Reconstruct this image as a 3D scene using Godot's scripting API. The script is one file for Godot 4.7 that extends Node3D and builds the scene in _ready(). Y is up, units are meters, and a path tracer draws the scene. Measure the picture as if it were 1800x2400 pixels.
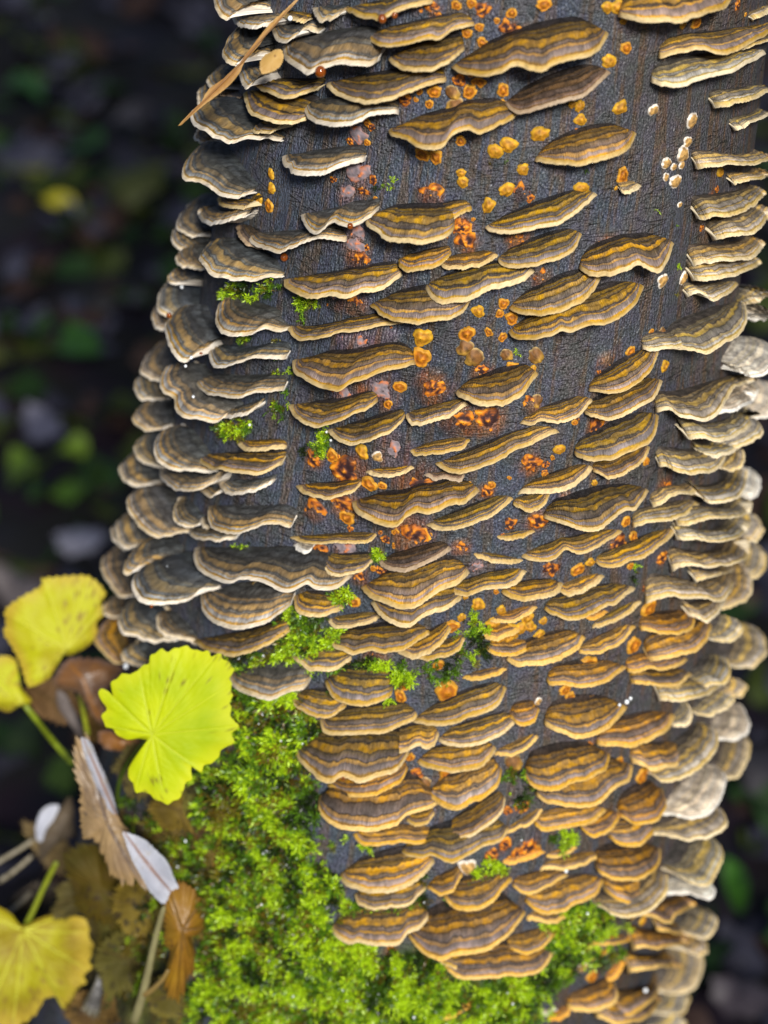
extends Node3D

# ---------------------------------------------------------------- camera frame of the photograph
const FW := 1800.0
const FH := 2400.0
const CAM := Vector3(0.0, 0.5299, 0.9780)
const PITCH := 32.0
const FOCAL := 80.0
const GROUND := -0.95
const MM := 0.001
var cam_basis := Basis(Vector3.RIGHT, deg_to_rad(-PITCH))
var tan_half := 17.5 / FOCAL

var wob := FastNoiseLite.new()
var fine := FastNoiseLite.new()
var rng := RandomNumberGenerator.new()
var used := {}
var mats := {}
var caps := {}
var cap_count := {}
var button_kinds := {}
var leaf_mesh: Array[Mesh] = []

# ---------------------------------------------------------------- naming and tagging
func numbered(called: String) -> String:
	if not used.has(called):
		used[called] = 0
		return called
	used[called] += 1
	return "%s_%03d" % [called, used[called]]

func tag(o: Node3D, label: String, category: String, group := "", kind := "") -> void:
	o.set_meta("label", label)
	o.set_meta("category", category)
	if group != "":
		o.set_meta("group", group)
	if kind != "":
		o.set_meta("kind", kind)

func thing(called: String, at := Vector3.ZERO) -> Node3D:
	var o := Node3D.new()
	o.name = numbered(called)
	o.position = at
	add_child(o, true)
	return o

func piece(called: String, mesh: Mesh, mat: Material, parent: Node) -> MeshInstance3D:
	var o := MeshInstance3D.new()
	o.name = numbered(called) if parent == self else called
	o.mesh = mesh
	o.material_override = mat
	parent.add_child(o, true)
	return o

# ---------------------------------------------------------------- the trunk as a solid of rings
var trunk_y := [0.1849, 0.1168, 0.0547, -0.0457, -0.1432, -0.2484, -0.3963, -0.66, -1.0]
var trunk_x := [0.0543, 0.0477, 0.0404, 0.0311, 0.0229, 0.0056, -0.0242, -0.045, -0.08]
var trunk_r := [0.1098, 0.1166, 0.1232, 0.1343, 0.1448, 0.16, 0.172, 0.215, 0.27]

func along(table: Array, y: float) -> float:
	var n := trunk_y.size()
	var k := 0
	while k < n - 2 and y < trunk_y[k + 1]:
		k += 1
	var t := clampf((y - trunk_y[k]) / (trunk_y[k + 1] - trunk_y[k]), -0.6, 1.6)
	var p0: float = table[maxi(k - 1, 0)]
	var p1: float = table[k]
	var p2: float = table[k + 1]
	var p3: float = table[mini(k + 2, n - 1)]
	if t < 0.0 or t > 1.0:
		return p1 + (p2 - p1) * t
	return 0.5 * (2.0 * p1 + (p2 - p0) * t + (2.0 * p0 - 5.0 * p1 + 4.0 * p2 - p3) * t * t + (3.0 * p1 - p0 - 3.0 * p2 + p3) * t * t * t)

func axis(y: float) -> Vector3:
	return Vector3(along(trunk_x, y), y, 0.0)

func lump(dir: Vector3, y: float) -> float:
	return 0.0035 * wob.get_noise_3d(dir.x * 0.16 * 900.0, y * 500.0, dir.z * 0.16 * 900.0)

func depth_in(p: Vector3, out: float) -> float:
	var a := axis(p.y)
	var d := Vector2(p.x - a.x, p.z)
	var l := d.length()
	return l - along(trunk_r, p.y) - out - lump(Vector3(d.x / l, 0, d.y / l), p.y)

func ray(px: float, py: float) -> Vector3:
	return (cam_basis * Vector3((px - FW / 2) / (FH / 2) * tan_half, -(py - FH / 2) / (FH / 2) * tan_half, -1.0)).normalized()

# the point of the trunk's bark (or of a shell that far out from it) seen at a spot of the photograph; where it is missed, the nearest pass
func on_trunk(px: float, py: float, out := 0.0) -> Vector3:
	var d := ray(px, py)
	var s := 0.6
	var best := 1e9
	var best_s := s
	var before := s
	while s < 1.6:
		var f := depth_in(CAM + d * s, out)
		if f < best:
			best = f
			best_s = s
		if f < 0.0:
			var lo := before
			var hi := s
			for k in 10:
				var mid := (lo + hi) / 2
				if depth_in(CAM + d * mid, out) < 0.0:
					hi = mid
				else:
					lo = mid
			return CAM + d * hi
		before = s
		s += clampf(f * 0.7, 0.002, 0.08)
		if f > best + 0.05:
			break
	return CAM + d * best_s

func on_level(px: float, py: float, y: float) -> Vector3:
	var d := ray(px, py)
	return CAM + d * ((y - CAM.y) / d.y)

func outward(p: Vector3) -> Vector3:
	var a := axis(p.y)
	return Vector3(p.x - a.x, 0, p.z).normalized()

func bark_at(dir: Vector3, y: float, out := 0.0) -> Vector3:
	return axis(y) + dir * (along(trunk_r, y) + lump(dir, y) + out)

# ---------------------------------------------------------------- meshes
func grid(pts: PackedVector3Array, cols: PackedColorArray, uvs: PackedVector2Array, nu: int, nv: int, flip: bool) -> ArrayMesh:
	var nor := PackedVector3Array()
	nor.resize(nu * nv)
	var sgn := -1.0 if flip else 1.0
	for j in nv:
		for i in nu:
			var du := pts[j * nu + mini(i + 1, nu - 1)] - pts[j * nu + maxi(i - 1, 0)]
			var dv := pts[mini(j + 1, nv - 1) * nu + i] - pts[maxi(j - 1, 0) * nu + i]
			var n := du.cross(dv) * sgn
			if n.length_squared() < 1e-22:
				n = Vector3.UP * 1e-9
			nor[j * nu + i] = n.normalized()
	var idx := PackedInt32Array()
	idx.resize((nu - 1) * (nv - 1) * 6)
	var w := 0
	for j in nv - 1:
		for i in nu - 1:
			var a := j * nu + i
			var b := a + 1
			var c := a + nu
			var d := c + 1
			if flip:
				idx[w] = a; idx[w + 1] = b; idx[w + 2] = c
				idx[w + 3] = b; idx[w + 4] = d; idx[w + 5] = c
			else:
				idx[w] = a; idx[w + 1] = c; idx[w + 2] = b
				idx[w + 3] = b; idx[w + 4] = c; idx[w + 5] = d
			w += 6
	var arr := []
	arr.resize(Mesh.ARRAY_MAX)
	arr[Mesh.ARRAY_VERTEX] = pts
	arr[Mesh.ARRAY_NORMAL] = nor
	if cols.size():
		arr[Mesh.ARRAY_COLOR] = cols
	if uvs.size():
		arr[Mesh.ARRAY_TEX_UV] = uvs
	arr[Mesh.ARRAY_INDEX] = idx
	var m := ArrayMesh.new()
	m.add_surface_from_arrays(Mesh.PRIMITIVE_TRIANGLES, arr)
	return m

func curve(list: Array, n: int) -> PackedVector2Array:
	var p := PackedVector2Array()
	for k in range(0, list.size(), 2):
		p.append(Vector2(list[k], list[k + 1]))
	var m := p.size()
	var len_to := [0.0]
	for k in range(1, m):
		len_to.append(len_to[k - 1] + p[k].distance_to(p[k - 1]))
	var out := PackedVector2Array()
	var seg := 0
	for i in n:
		var s: float = len_to[m - 1] * i / (n - 1)
		while seg < m - 2 and s > len_to[seg + 1]:
			seg += 1
		var t: float = (s - len_to[seg]) / maxf(len_to[seg + 1] - len_to[seg], 1e-6)
		out.append(p[seg].cubic_interpolate(p[seg + 1], p[maxi(seg - 1, 0)], p[mini(seg + 2, m - 1)], t))
	return out

func closed_curve(list: Array, n: int) -> PackedVector2Array:
	var p := PackedVector2Array()
	for k in range(0, list.size(), 2):
		p.append(Vector2(list[k], list[k + 1]))
	var m := p.size()
	var len_to := [0.0]
	for k in range(1, m + 1):
		len_to.append(len_to[k - 1] + p[k % m].distance_to(p[k - 1]))
	var out := PackedVector2Array()
	var seg := 0
	for i in n:
		var s: float = len_to[m] * i / n
		while seg < m - 1 and s > len_to[seg + 1]:
			seg += 1
		var t: float = (s - len_to[seg]) / maxf(len_to[seg + 1] - len_to[seg], 1e-6)
		out.append(p[seg].cubic_interpolate(p[(seg + 1) % m], p[(seg + m - 1) % m], p[(seg + 2) % m], t))
	return out

func tube(path: PackedVector3Array, r0: float, r1: float, col: Color) -> ArrayMesh:
	var n := path.size()
	var sides := 9
	var pts := PackedVector3Array()
	var cols := PackedColorArray()
	for j in n:
		var t := (path[mini(j + 1, n - 1)] - path[maxi(j - 1, 0)]).normalized()
		var a := t.cross(Vector3(0.3, 0.2, 0.9)).normalized()
		var b := t.cross(a)
		var r := lerpf(r0, r1, float(j) / (n - 1)) * (1.0 + 0.12 * fine.get_noise_2d(j * 40.0, r0 * 1e5))
		if j == 0 or j == n - 1:
			r *= 0.3
		for i in sides:
			var f := TAU * i / (sides - 1)
			pts.append(path[j] + (a * cos(f) + b * sin(f)) * r)
			cols.append(col * (1.0 + 0.35 * fine.get_noise_2d(j * 25.0, i * 12.0)))
	return grid(pts, cols, PackedVector2Array(), sides, n, false)

func ball(r: float, rings := 8, seg := 12) -> SphereMesh:
	var s := SphereMesh.new()
	s.radius = r
	s.height = r * 2
	s.rings = rings
	s.radial_segments = seg
	return s

# ---------------------------------------------------------------- computed textures
func noise_bytes(freq: float, w: int, h: int, sx: int, sy: int, seed_: int, octaves := 4) -> PackedByteArray:
	var f := FastNoiseLite.new()
	f.seed = seed_
	f.frequency = freq
	f.fractal_octaves = octaves
	var im := f.get_seamless_image(w / sx, h / sy)
	im.convert(Image.FORMAT_L8)
	im.resize(w, h, Image.INTERPOLATE_CUBIC)
	return im.get_data()

func ramp_of(stops: Array) -> PackedColorArray:
	var r := PackedColorArray()
	r.resize(512)
	for k in 512:
		var v := k / 511.0
		var c: Color = stops[0][1]
		for i in stops.size() - 1:
			if v >= stops[i][0]:
				var t := clampf((v - stops[i][0]) / maxf(stops[i + 1][0] - stops[i][0], 1e-4), 0, 1)
				c = (stops[i][1] as Color).lerp(stops[i + 1][1], t)
		r[k] = c
	return r

func to_bytes(c: Color) -> Array:
	var s := c.linear_to_srgb()
	return [clampi(int(s.r * 255.0), 0, 255), clampi(int(s.g * 255.0), 0, 255), clampi(int(s.b * 255.0), 0, 255)]

# rings of colour from the foot of a cap (v = 0) to its growing edge (v = 1), with fine radial hairs
func zoned(stops: Array, seed_: int) -> ImageTexture:
	var w := 512
	var h := 256
	var bend := noise_bytes(0.012, w, h, 1, 1, seed_, 3)
	var ripple := noise_bytes(0.05, w, h, 1, 2, seed_ + 7, 3)
	var hair := noise_bytes(0.16, w, h, 1, 8, seed_ + 3, 4)
	var grit := noise_bytes(0.25, w, h, 1, 1, seed_ + 5, 2)
	var ramp := ramp_of(stops)
	var lat := noise_bytes(0.011, w, h, 1, 1, seed_ + 9, 3)
	var blot := noise_bytes(0.03, w, h, 1, 1, seed_ + 11, 4)
	var out := PackedByteArray()
	out.resize(w * h * 3)
	var k := 0
	for y in h:
		var v0 := float(y) / (h - 1)
		var loose := 1.0 - smoothstep(0.8, 1.0, v0) * 0.7
		for x in w:
			var v := v0 + ((bend[k] - 128) * 0.00024 + (ripple[k] - 128) * 0.00004) * loose
			var c := ramp[clampi(int(v * 511.0), 0, 511)]
			var g := 0.42 + hair[k] * 0.0030 + grit[k] * 0.0016
			var la := smoothstep(70.0, 190.0, lat[k])
			var bl := smoothstep(120.0, 185.0, blot[k])
			g *= 0.72 + 0.5 * la
			c = Color(c.r * g, c.g * g, c.b * g)
			var lum := c.r * 0.4 + c.g * 0.5 + c.b * 0.1
			c = c.lerp(Color(lum * 1.12, lum * 0.98, lum * 0.86), (1.0 - la) * 0.3 * (1.0 - v0 * 0.5))
			c = c * (1.0 - 0.4 * bl * (1.0 - v0 * 0.6))
			if grit[k] > 186 and hair[k] > 140:
				c = c.lerp(Color(0.5, 0.48, 0.44), 0.3)
			c = (c * 1.4).linear_to_srgb()
			out[k * 3] = clampi(int(c.r * 255.0), 0, 255)
			out[k * 3 + 1] = clampi(int(c.g * 255.0), 0, 255)
			out[k * 3 + 2] = clampi(int(c.b * 255.0), 0, 255)
			k += 1
	return ImageTexture.create_from_image(Image.create_from_data(w, h, false, Image.FORMAT_RGB8, out))

func L(r: float, g: float, b: float) -> Color:
	return Color(r, g, b)

func jitter(c: Color, a: float) -> Color:
	var k := 1.0 + rng.randf_range(-a, a)
	return Color(c.r * k, c.g * k * (1.0 + rng.randf_range(-a, a) * 0.12), c.b * k * (1.0 + rng.randf_range(-a, a) * 0.3))

func make_cap_materials() -> void:
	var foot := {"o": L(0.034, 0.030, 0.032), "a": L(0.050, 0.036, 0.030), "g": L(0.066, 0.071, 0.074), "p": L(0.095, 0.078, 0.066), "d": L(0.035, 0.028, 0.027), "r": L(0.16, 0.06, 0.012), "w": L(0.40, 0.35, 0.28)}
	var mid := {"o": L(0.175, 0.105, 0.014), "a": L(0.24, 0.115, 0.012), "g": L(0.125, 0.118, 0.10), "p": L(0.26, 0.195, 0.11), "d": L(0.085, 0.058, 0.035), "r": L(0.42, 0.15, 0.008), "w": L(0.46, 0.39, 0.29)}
	var gold := {"o": L(0.50, 0.255, 0.008), "a": L(0.54, 0.255, 0.012), "g": L(0.48, 0.26, 0.03), "p": L(0.54, 0.34, 0.06), "d": L(0.2, 0.11, 0.04), "r": L(0.66, 0.25, 0.008), "w": L(0.6, 0.5, 0.36)}
	var veil := {"o": L(0.22, 0.165, 0.145), "a": L(0.24, 0.175, 0.15), "g": L(0.27, 0.262, 0.25), "p": L(0.42, 0.355, 0.28), "d": L(0.15, 0.105, 0.09), "r": L(0.5, 0.25, 0.06), "w": L(0.62, 0.55, 0.45)}
	var dark := {"o": L(0.030, 0.022, 0.016), "a": L(0.045, 0.026, 0.014), "g": L(0.058, 0.054, 0.048), "p": L(0.085, 0.065, 0.05), "d": L(0.025, 0.02, 0.018), "r": L(0.14, 0.05, 0.01), "w": L(0.30, 0.27, 0.24)}
	var how_many := {"o": 14, "a": 9, "g": 9, "p": 8, "d": 1, "r": 1, "w": 1}
	for tone in how_many:
		caps[tone] = []
		cap_count[tone] = 0
		for k in how_many[tone]:
			var s := []
			var a := 0.16
			var f := foot[tone] as Color
			var v := 0.0
			var base := 0.60 if tone == "g" else 0.40 if tone == "p" else 0.36
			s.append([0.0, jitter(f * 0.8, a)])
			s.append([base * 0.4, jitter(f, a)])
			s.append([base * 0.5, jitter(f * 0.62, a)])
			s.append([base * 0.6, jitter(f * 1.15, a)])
			# darker rings inside, then two bright gold ones parted by dusk and dark lines
			v = base
			var inner := 2 if tone != "g" else 1
			for bnd in inner:
				var wd := (0.60 - minf(base, 0.5)) / inner * 0.9
				s.append([v, jitter(dark[tone], a)])
				s.append([v + wd * 0.2, jitter((mid[tone] as Color).lerp(gold[tone], rng.randf_range(0.0, 0.5)) * 0.85, a)])
				s.append([v + wd * 0.6, jitter(mid[tone] * 0.75, a)])
				s.append([v + wd * 0.75, jitter((veil[tone] * 0.45).lerp(mid[tone], rng.randf_range(0.2, 0.9)), a)])
				v += wd
			v = maxf(v + 0.01, rng.randf_range(0.52, 0.62))
			var glow := rng.randf_range(0.5, 1.1) if tone != "g" else rng.randf_range(0.25, 0.7)
			var wide := rng.randf_range(0.09, 0.17)
			s.append([v, jitter(dark[tone], a)])
			s.append([v + 0.02, jitter((mid[tone] as Color).lerp(gold[tone], glow * 0.75), a)])
			s.append([v + wide * 0.7, jitter((mid[tone] as Color).lerp(gold[tone], glow), a)])
			s.append([v + wide, jitter((mid[tone] as Color).lerp(gold[tone], glow * 0.5), a)])
			s.append([v + wide + 0.015, jitter(dark[tone] * 1.2, a)])
			s.append([v + wide + 0.04, jitter((veil[tone] * rng.randf_range(0.4, 0.8)).lerp(mid[tone], rng.randf_range(0.0, 0.6)), a)])
			var w2 := maxf(v + wide + 0.055, rng.randf_range(0.78, 0.87))
			s.append([w2 - 0.015, jitter(veil[tone] * 0.6, a)])
			s.append([w2, jitter(dark[tone], a)])
			s.append([w2 + 0.02, jitter((veil[tone] as Color).lerp(gold[tone], rng.randf_range(0.2, 1.0)), a)])
			s.append([w2 + 0.055, jitter((gold[tone] as Color).lerp(veil[tone], rng.randf_range(0.1, 0.5)), a)])
			s.append([w2 + 0.065, jitter(veil[tone] * 0.7, a)])
			s.append([0.935, jitter(veil[tone] * 1.15, a)])
			s.append([0.955, jitter(veil[tone] * 1.3, a)])
			s.append([0.97, jitter(gold[tone] * 0.75, a)])
			s.append([1.0, jitter(gold[tone] * 1.1, a)])
			var m := StandardMaterial3D.new()
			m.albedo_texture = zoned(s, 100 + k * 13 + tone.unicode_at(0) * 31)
			m.vertex_color_use_as_albedo = true
			m.roughness = 0.58
			m.metallic_specular = 0.3
			m.normal_enabled = true
			m.normal_texture = mats.hair_normal
			m.normal_scale = 1.2
			caps[tone].append(m)

func plain(rough: float, spec := 0.5) -> StandardMaterial3D:
	var m := StandardMaterial3D.new()
	m.vertex_color_use_as_albedo = true
	m.roughness = rough
	m.metallic_specular = spec
	return m

func make_materials() -> void:
	var hb := noise_bytes(0.14, 512, 512, 1, 10, 71, 4)
	var him := Image.create_from_data(512, 512, false, Image.FORMAT_L8, hb)
	him.bump_map_to_normal_map(3.0)
	mats.hair_normal = ImageTexture.create_from_image(him)
	mats.margin = plain(0.85, 0.25)
	mats.pores = plain(0.9, 0.2)
	mats.button = plain(0.62, 0.4)
	mats.leaf = plain(0.6, 0.35)
	mats.leaf.backlight_enabled = true
	mats.leaf.backlight = Color(0.35, 0.35, 0.2)
	mats.dry = plain(0.6, 0.4)
	mats.wet = plain(0.42, 0.5)
	mats.stem = plain(0.5)
	mats.moss = plain(0.42, 0.5)
	mats.moss.backlight_enabled = true
	mats.moss.backlight = Color(0.5, 0.5, 0.3)
	mats.litter = plain(0.7, 0.3)
	var amber := StandardMaterial3D.new()
	amber.albedo_color = Color(0.50, 0.24, 0.03)
	amber.roughness = 0.03
	amber.clearcoat_enabled = true
	amber.clearcoat = 1.0
	amber.clearcoat_roughness = 0.02
	mats.amber = amber
	var dew := StandardMaterial3D.new()
	dew.albedo_color = Color(0.93, 0.95, 0.97)
	dew.roughness = 0.02
	dew.refraction_enabled = true
	dew.refraction_scale = 0.033
	mats.dew = dew
	# bark: wet, dark, finely wrinkled down its length
	var w := 1024
	var broad := noise_bytes(0.006, w, w, 1, 1, 11, 4)
	var fibre := noise_bytes(0.16, w, w, 1, 4, 12, 5)
	var pore := noise_bytes(0.16, w, w, 1, 1, 13, 4)
	var grit := noise_bytes(0.3, w, w, 1, 1, 14, 2)
	var streak := noise_bytes(0.03, w, w, 1, 10, 19, 4)
	var crack := noise_bytes(0.05, w, w, 7, 1, 29, 3)
	var tint := noise_bytes(0.02, w, w, 1, 1, 23, 3)
	var wrinkle := noise_bytes(0.03, w, w, 1, 3, 15, 4)
	var col := PackedByteArray()
	var hgt := PackedByteArray()
	var gls := PackedByteArray()
	col.resize(w * w * 3)
	hgt.resize(w * w)
	gls.resize(w * w)
	for k in w * w:
		var b := broad[k] / 255.0
		var crease := smoothstep(-0.06, 0.09, absf(wrinkle[k] / 255.0 - 0.5))
		var t := clampf((fibre[k] / 255.0 - 0.5) * 2.4 + 0.5, 0.0, 1.0)
		var pr := clampf((pore[k] / 255.0 - 0.5) * 2.2 + 0.5, 0.0, 1.0)
		var g := (0.66 + 0.42 * t) * (0.60 + 0.40 * crease) * (0.45 + 1.0 * pr)
		var c := L(0.056, 0.064, 0.086).lerp(L(0.070, 0.066, 0.072), smoothstep(0.45, 0.75, b)) * (g * 1.3)
		c = c.lerp(L(0.115, 0.078, 0.052) * g, smoothstep(132.0, 178.0, streak[k]) * 0.8)
		var cut := smoothstep(0.05, 0.012, absf(crack[k] / 255.0 - 0.5)) * smoothstep(120.0, 160.0, broad[k])
		c = c * (1.0 - 0.75 * cut)
		c = c.lerp(L(0.075, 0.068, 0.12) * g * 1.2, smoothstep(135.0, 190.0, tint[k]) * 0.3)
		c = c.lerp(L(0.048, 0.072, 0.070) * g * 1.1, smoothstep(120.0, 70.0, tint[k]) * 0.3)
		var q := grit[k]
		if q > 174 and pr > 0.5:
			c = c.lerp(L(0.22, 0.23, 0.26), (q - 174) / 80.0)
		elif q < 70:
			c = c * 0.6
		c = (c * 5.0).linear_to_srgb()
		col[k * 3] = clampi(int(c.r * 255.0), 0, 255)
		col[k * 3 + 1] = clampi(int(c.g * 255.0), 0, 255)
		col[k * 3 + 2] = clampi(int(c.b * 255.0), 0, 255)
		hgt[k] = clampi(int(255.0 * (1.0 - 0.6 * cut) * (0.35 * t + 0.3 * crease + 0.2 * pr + 0.15 * q / 255.0)), 0, 255)
		gls[k] = clampi(int(110 + 90 * (1.0 - t) + 40 * b), 0, 255)
	var bark := StandardMaterial3D.new()
	bark.albedo_texture = ImageTexture.create_from_image(Image.create_from_data(w, w, false, Image.FORMAT_RGB8, col))
	bark.vertex_color_use_as_albedo = true
	bark.roughness_texture = ImageTexture.create_from_image(Image.create_from_data(w, w, false, Image.FORMAT_L8, gls))
	bark.roughness = 0.72
	bark.metallic_specular = 0.5
	bark.heightmap_enabled = true
	bark.heightmap_scale = 0.10
	bark.heightmap_texture = ImageTexture.create_from_image(Image.create_from_data(w, w, false, Image.FORMAT_L8, hgt))
	mats.bark = bark
	make_cap_materials()

# ---------------------------------------------------------------- bracket fungi
# lip: where the growing edge runs. mode c: both ends meet the bark; l, r: the cap wraps round the left or right flank, its near end on the bark
func bracket(mode: String, tone: String, label: String, lip: Array) -> void:
	var id: int = used.get("bracket_fungus", -1) + 1
	rng.seed = 9000 + id * 77
	var n := 61
	var px := curve(lip, n)
	var seed_off := id * 37.7
	for i in n:
		var t := float(i) / (n - 1)
		var e := smoothstep(0.0, 0.12, t) * smoothstep(0.0, 0.12, 1.0 - t)
		px[i] += Vector2(fine.get_noise_2d(t * 1500.0, seed_off + 7.0), fine.get_noise_2d(t * 1500.0, seed_off + 31.0)) * 1.6 * e + Vector2(wob.get_noise_2d(t * 260.0, seed_off), wob.get_noise_2d(t * 330.0, seed_off + 50.0)) * Vector2(3.0, 4.5) * e
	var B := PackedVector3Array()
	B.resize(n)
	var ref := on_trunk((px[0].x + px[n - 1].x) / 2, (px[0].y + px[n - 1].y) / 2)
	var to_cam := (CAM - ref).normalized()
	var sin_e := maxf(to_cam.y, 0.25)
	var per_px := CAM.distance_to(ref) * tan_half / (FH / 2)
	if mode == "c":
		var sag := PackedFloat32Array()
		sag.resize(n)
		var most := 0.0
		var chord := px[n - 1] - px[0]
		for i in n:
			var f := clampf((px[i] - px[0]).dot(chord) / chord.length_squared(), 0, 1)
			sag[i] = maxf(0.0, px[i].y - (px[0].y + chord.y * f))
			most = maxf(most, sag[i])
		var wide := chord.length() * per_px
		var turned := smoothstep(0.5, 0.9, absf(outward(ref).x))
		var reach := clampf(most * per_px / sin_e, minf(0.010 + 0.012 * turned, wide * (0.19 + 0.5 * turned)), maxf(0.010, wide * 0.75))
		for i in n:
			var t := float(i) / (n - 1)
			var off := lerpf(pow(sin(PI * t), 0.46) * reach, sag[i] * per_px / sin_e, 0.4)
			B[i] = on_trunk(px[i].x, px[i].y, maxf(off, 0.0006))
	else:
		var near := n - 1 if mode == "l" else 0
		var anchor := on_trunk(px[near].x, px[near].y, 0.002)
		for i in n:
			var p := on_level(px[i].x, px[i].y, anchor.y)
			var o := outward(p)
			var a := axis(p.y)
			var r := Vector2(p.x - a.x, p.z).length()
			var least := along(trunk_r, p.y) + 0.002
			if r < least:
				p = axis(p.y) + o * least
			var most := least + 0.075
			if r > most:
				p = axis(p.y) + o * most
			p.y += 0.0012 * wob.get_noise_2d(i * 9.0, seed_off + 90.0)
			B[i] = p
	var lum := rng.randf_range(0.68, 1.15)
	var low := smoothstep(1250.0, 1650.0, px[n / 2].y)
	var droop := rng.randf_range(0.12, 0.32) + 0.22 * low
	# where the cap grows out of the bark
	var A := PackedVector3Array()
	A.resize(n)
	var sw := 0.0; var st := 0.0; var sy := 0.0; var stt := 0.0; var sty := 0.0
	for i in n:
		var t := float(i) / (n - 1)
		sw += 1.0; st += t; sy += B[i].y; stt += t * t; sty += t * B[i].y
	var slope := (sw * sty - st * sy) / (sw * stt - st * st)
	var level := (sy - slope * st) / sw
	var reach_max := 0.0
	var lens := PackedFloat32Array()
	lens.resize(n)
	for i in n:
		var a := axis(B[i].y)
		lens[i] = Vector2(B[i].x - a.x, B[i].z).length() - along(trunk_r, B[i].y)
		reach_max = maxf(reach_max, lens[i])
	var mid_dir := outward(B[n / 2])
	for i in n:
		var t := float(i) / (n - 1)
		var o := outward(B[i])
		if mode != "c":
			o = o.slerp(outward(B[n - 1] if mode == "l" else B[0]), 0.2).normalized()
		else:
			o = o.slerp(mid_dir, 0.17).normalized()
		var y := lerpf(level + slope * t, B[i].y, 0.35) + ((droop if mode == "c" else 0.18) * maxf(lens[i], 0.0) + (0.12 + 0.14 * low if mode == "c" else 0.04) * reach_max * (0.15 + 0.85 * smoothstep(0.0, 0.16, t) * smoothstep(0.0, 0.16, 1.0 - t)))
		A[i] = bark_at(o, y, -0.003)
	var th := rng.randf_range(0.00036, 0.00062) * clampf(reach_max / 0.012, 0.7, 1.15) * (0.75 if mode == "r" else 1.0)
	var rim := rng.randf_range(0.0006, 0.0010)
	var nc := 25
	var nm := 7
	var np := 8
	var cp := PackedVector3Array(); var cc := PackedColorArray(); var cu := PackedVector2Array()
	var mp := PackedVector3Array(); var mc := PackedColorArray()
	var pp := PackedVector3Array(); var pc := PackedColorArray()
	var dome := rng.randf_range(0.08, 0.20)
	var arc := PackedFloat32Array()
	arc.resize(n)
	for i in range(1, n):
		arc[i] = arc[i - 1] + B[i].distance_to(B[i - 1])
	var u0 := rng.randf()
	var warm := rng.randf_range(-0.08, 0.08)
	var edge_a := {"o": L(0.48, 0.28, 0.04), "a": L(0.62, 0.33, 0.03), "g": L(0.56, 0.42, 0.23), "p": L(0.62, 0.43, 0.14), "d": L(0.36, 0.24, 0.13), "r": L(0.70, 0.30, 0.02), "w": L(0.74, 0.68, 0.58)}[tone] as Color
	var edge_b := {"o": L(0.78, 0.64, 0.40), "a": L(0.78, 0.56, 0.24), "g": L(0.80, 0.75, 0.68), "p": L(0.82, 0.72, 0.54), "d": L(0.5, 0.4, 0.3), "r": L(0.74, 0.45, 0.12), "w": L(0.80, 0.77, 0.72)}[tone] as Color
	var white := rng.randf_range(0.0, 0.7)
	for j in nc:
		var s := float(j) / (nc - 1)
		for i in n:
			var ln := maxf(lens[i], 0.0005)
			var sm := 1.0 - clampf(rim / ln, 0.04, 0.3)
			var q := s * sm
			var p := A[i].lerp(B[i], q)
			var t := float(i) / (n - 1)
			var bands := 0.00030 * sin(TAU * (q * 6.0 + wob.get_noise_2d(arc[i] * 2500.0, seed_off + q * 20.0) * 0.5)) * smoothstep(0.25, 0.6, q)
			var folds := 0.0011 * wob.get_noise_2d(arc[i] * 3800.0, seed_off + 200.0) * smoothstep(0.1, 0.7, q)
			p.y += th + dome * ln * 2.2 * q * (1.0 - pow(minf(q, 1.0), 2.6)) + (bands + folds) * clampf(ln / 0.012, 0.3, 1.2)
			cp.append(p)
			var g := lum * (1.0 + 0.28 * wob.get_noise_2d(arc[i] * 1500.0 + 77.0, seed_off + q * 60.0))
			cc.append(Color(g * (1.0 + warm), g, g * (1.0 - warm)) * 0.714)
			cu.append(Vector2(u0 + arc[i] / 0.05, clampf(s * 0.985, 0.004, 0.985)))
	for j in nm:
		var f := PI * 0.5 - PI * j / (nm - 1)
		for i in n:
			var ln := maxf(lens[i], 0.0005)
			var sm := 1.0 - clampf(rim / ln, 0.04, 0.3)
			var frill := 1.0 + (0.5 * fine.get_noise_2d(arc[i] * 26000.0, seed_off) if j > 0 and j < nm - 1 else 0.0) * 0.35
			var q := sm + (1.0 - sm) * cos(f) * frill
			var p := A[i].lerp(B[i], q)
			var bands := 0.00030 * sin(TAU * (sm * 6.0 + wob.get_noise_2d(arc[i] * 2500.0, seed_off + sm * 20.0) * 0.5))
			var folds := 0.0011 * wob.get_noise_2d(arc[i] * 3800.0, seed_off + 200.0)
			p.y += th * sin(f) + dome * ln * 2.2 * q * (1.0 - pow(minf(q, 1.0), 2.6)) + (bands + folds) * clampf(ln / 0.012, 0.3, 1.2)
			mp.append(p)
			var k := clampf(float(j) / (nm - 1) * 1.5 - 0.15 + 0.3 * wob.get_noise_2d(arc[i] * 5000.0, seed_off + j), 0, 1)
			var whiter := clampf(white + 0.9 * wob.get_noise_2d(arc[i] * 900.0, seed_off + 400.0), 0, 1)
			mc.append(edge_a.lerp(edge_b, k).lerp(edge_b * 1.12, whiter * 0.6) * (0.90 + 0.40 * fine.get_noise_2d(arc[i] * 24000.0, j * 50.0 + seed_off)))
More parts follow.
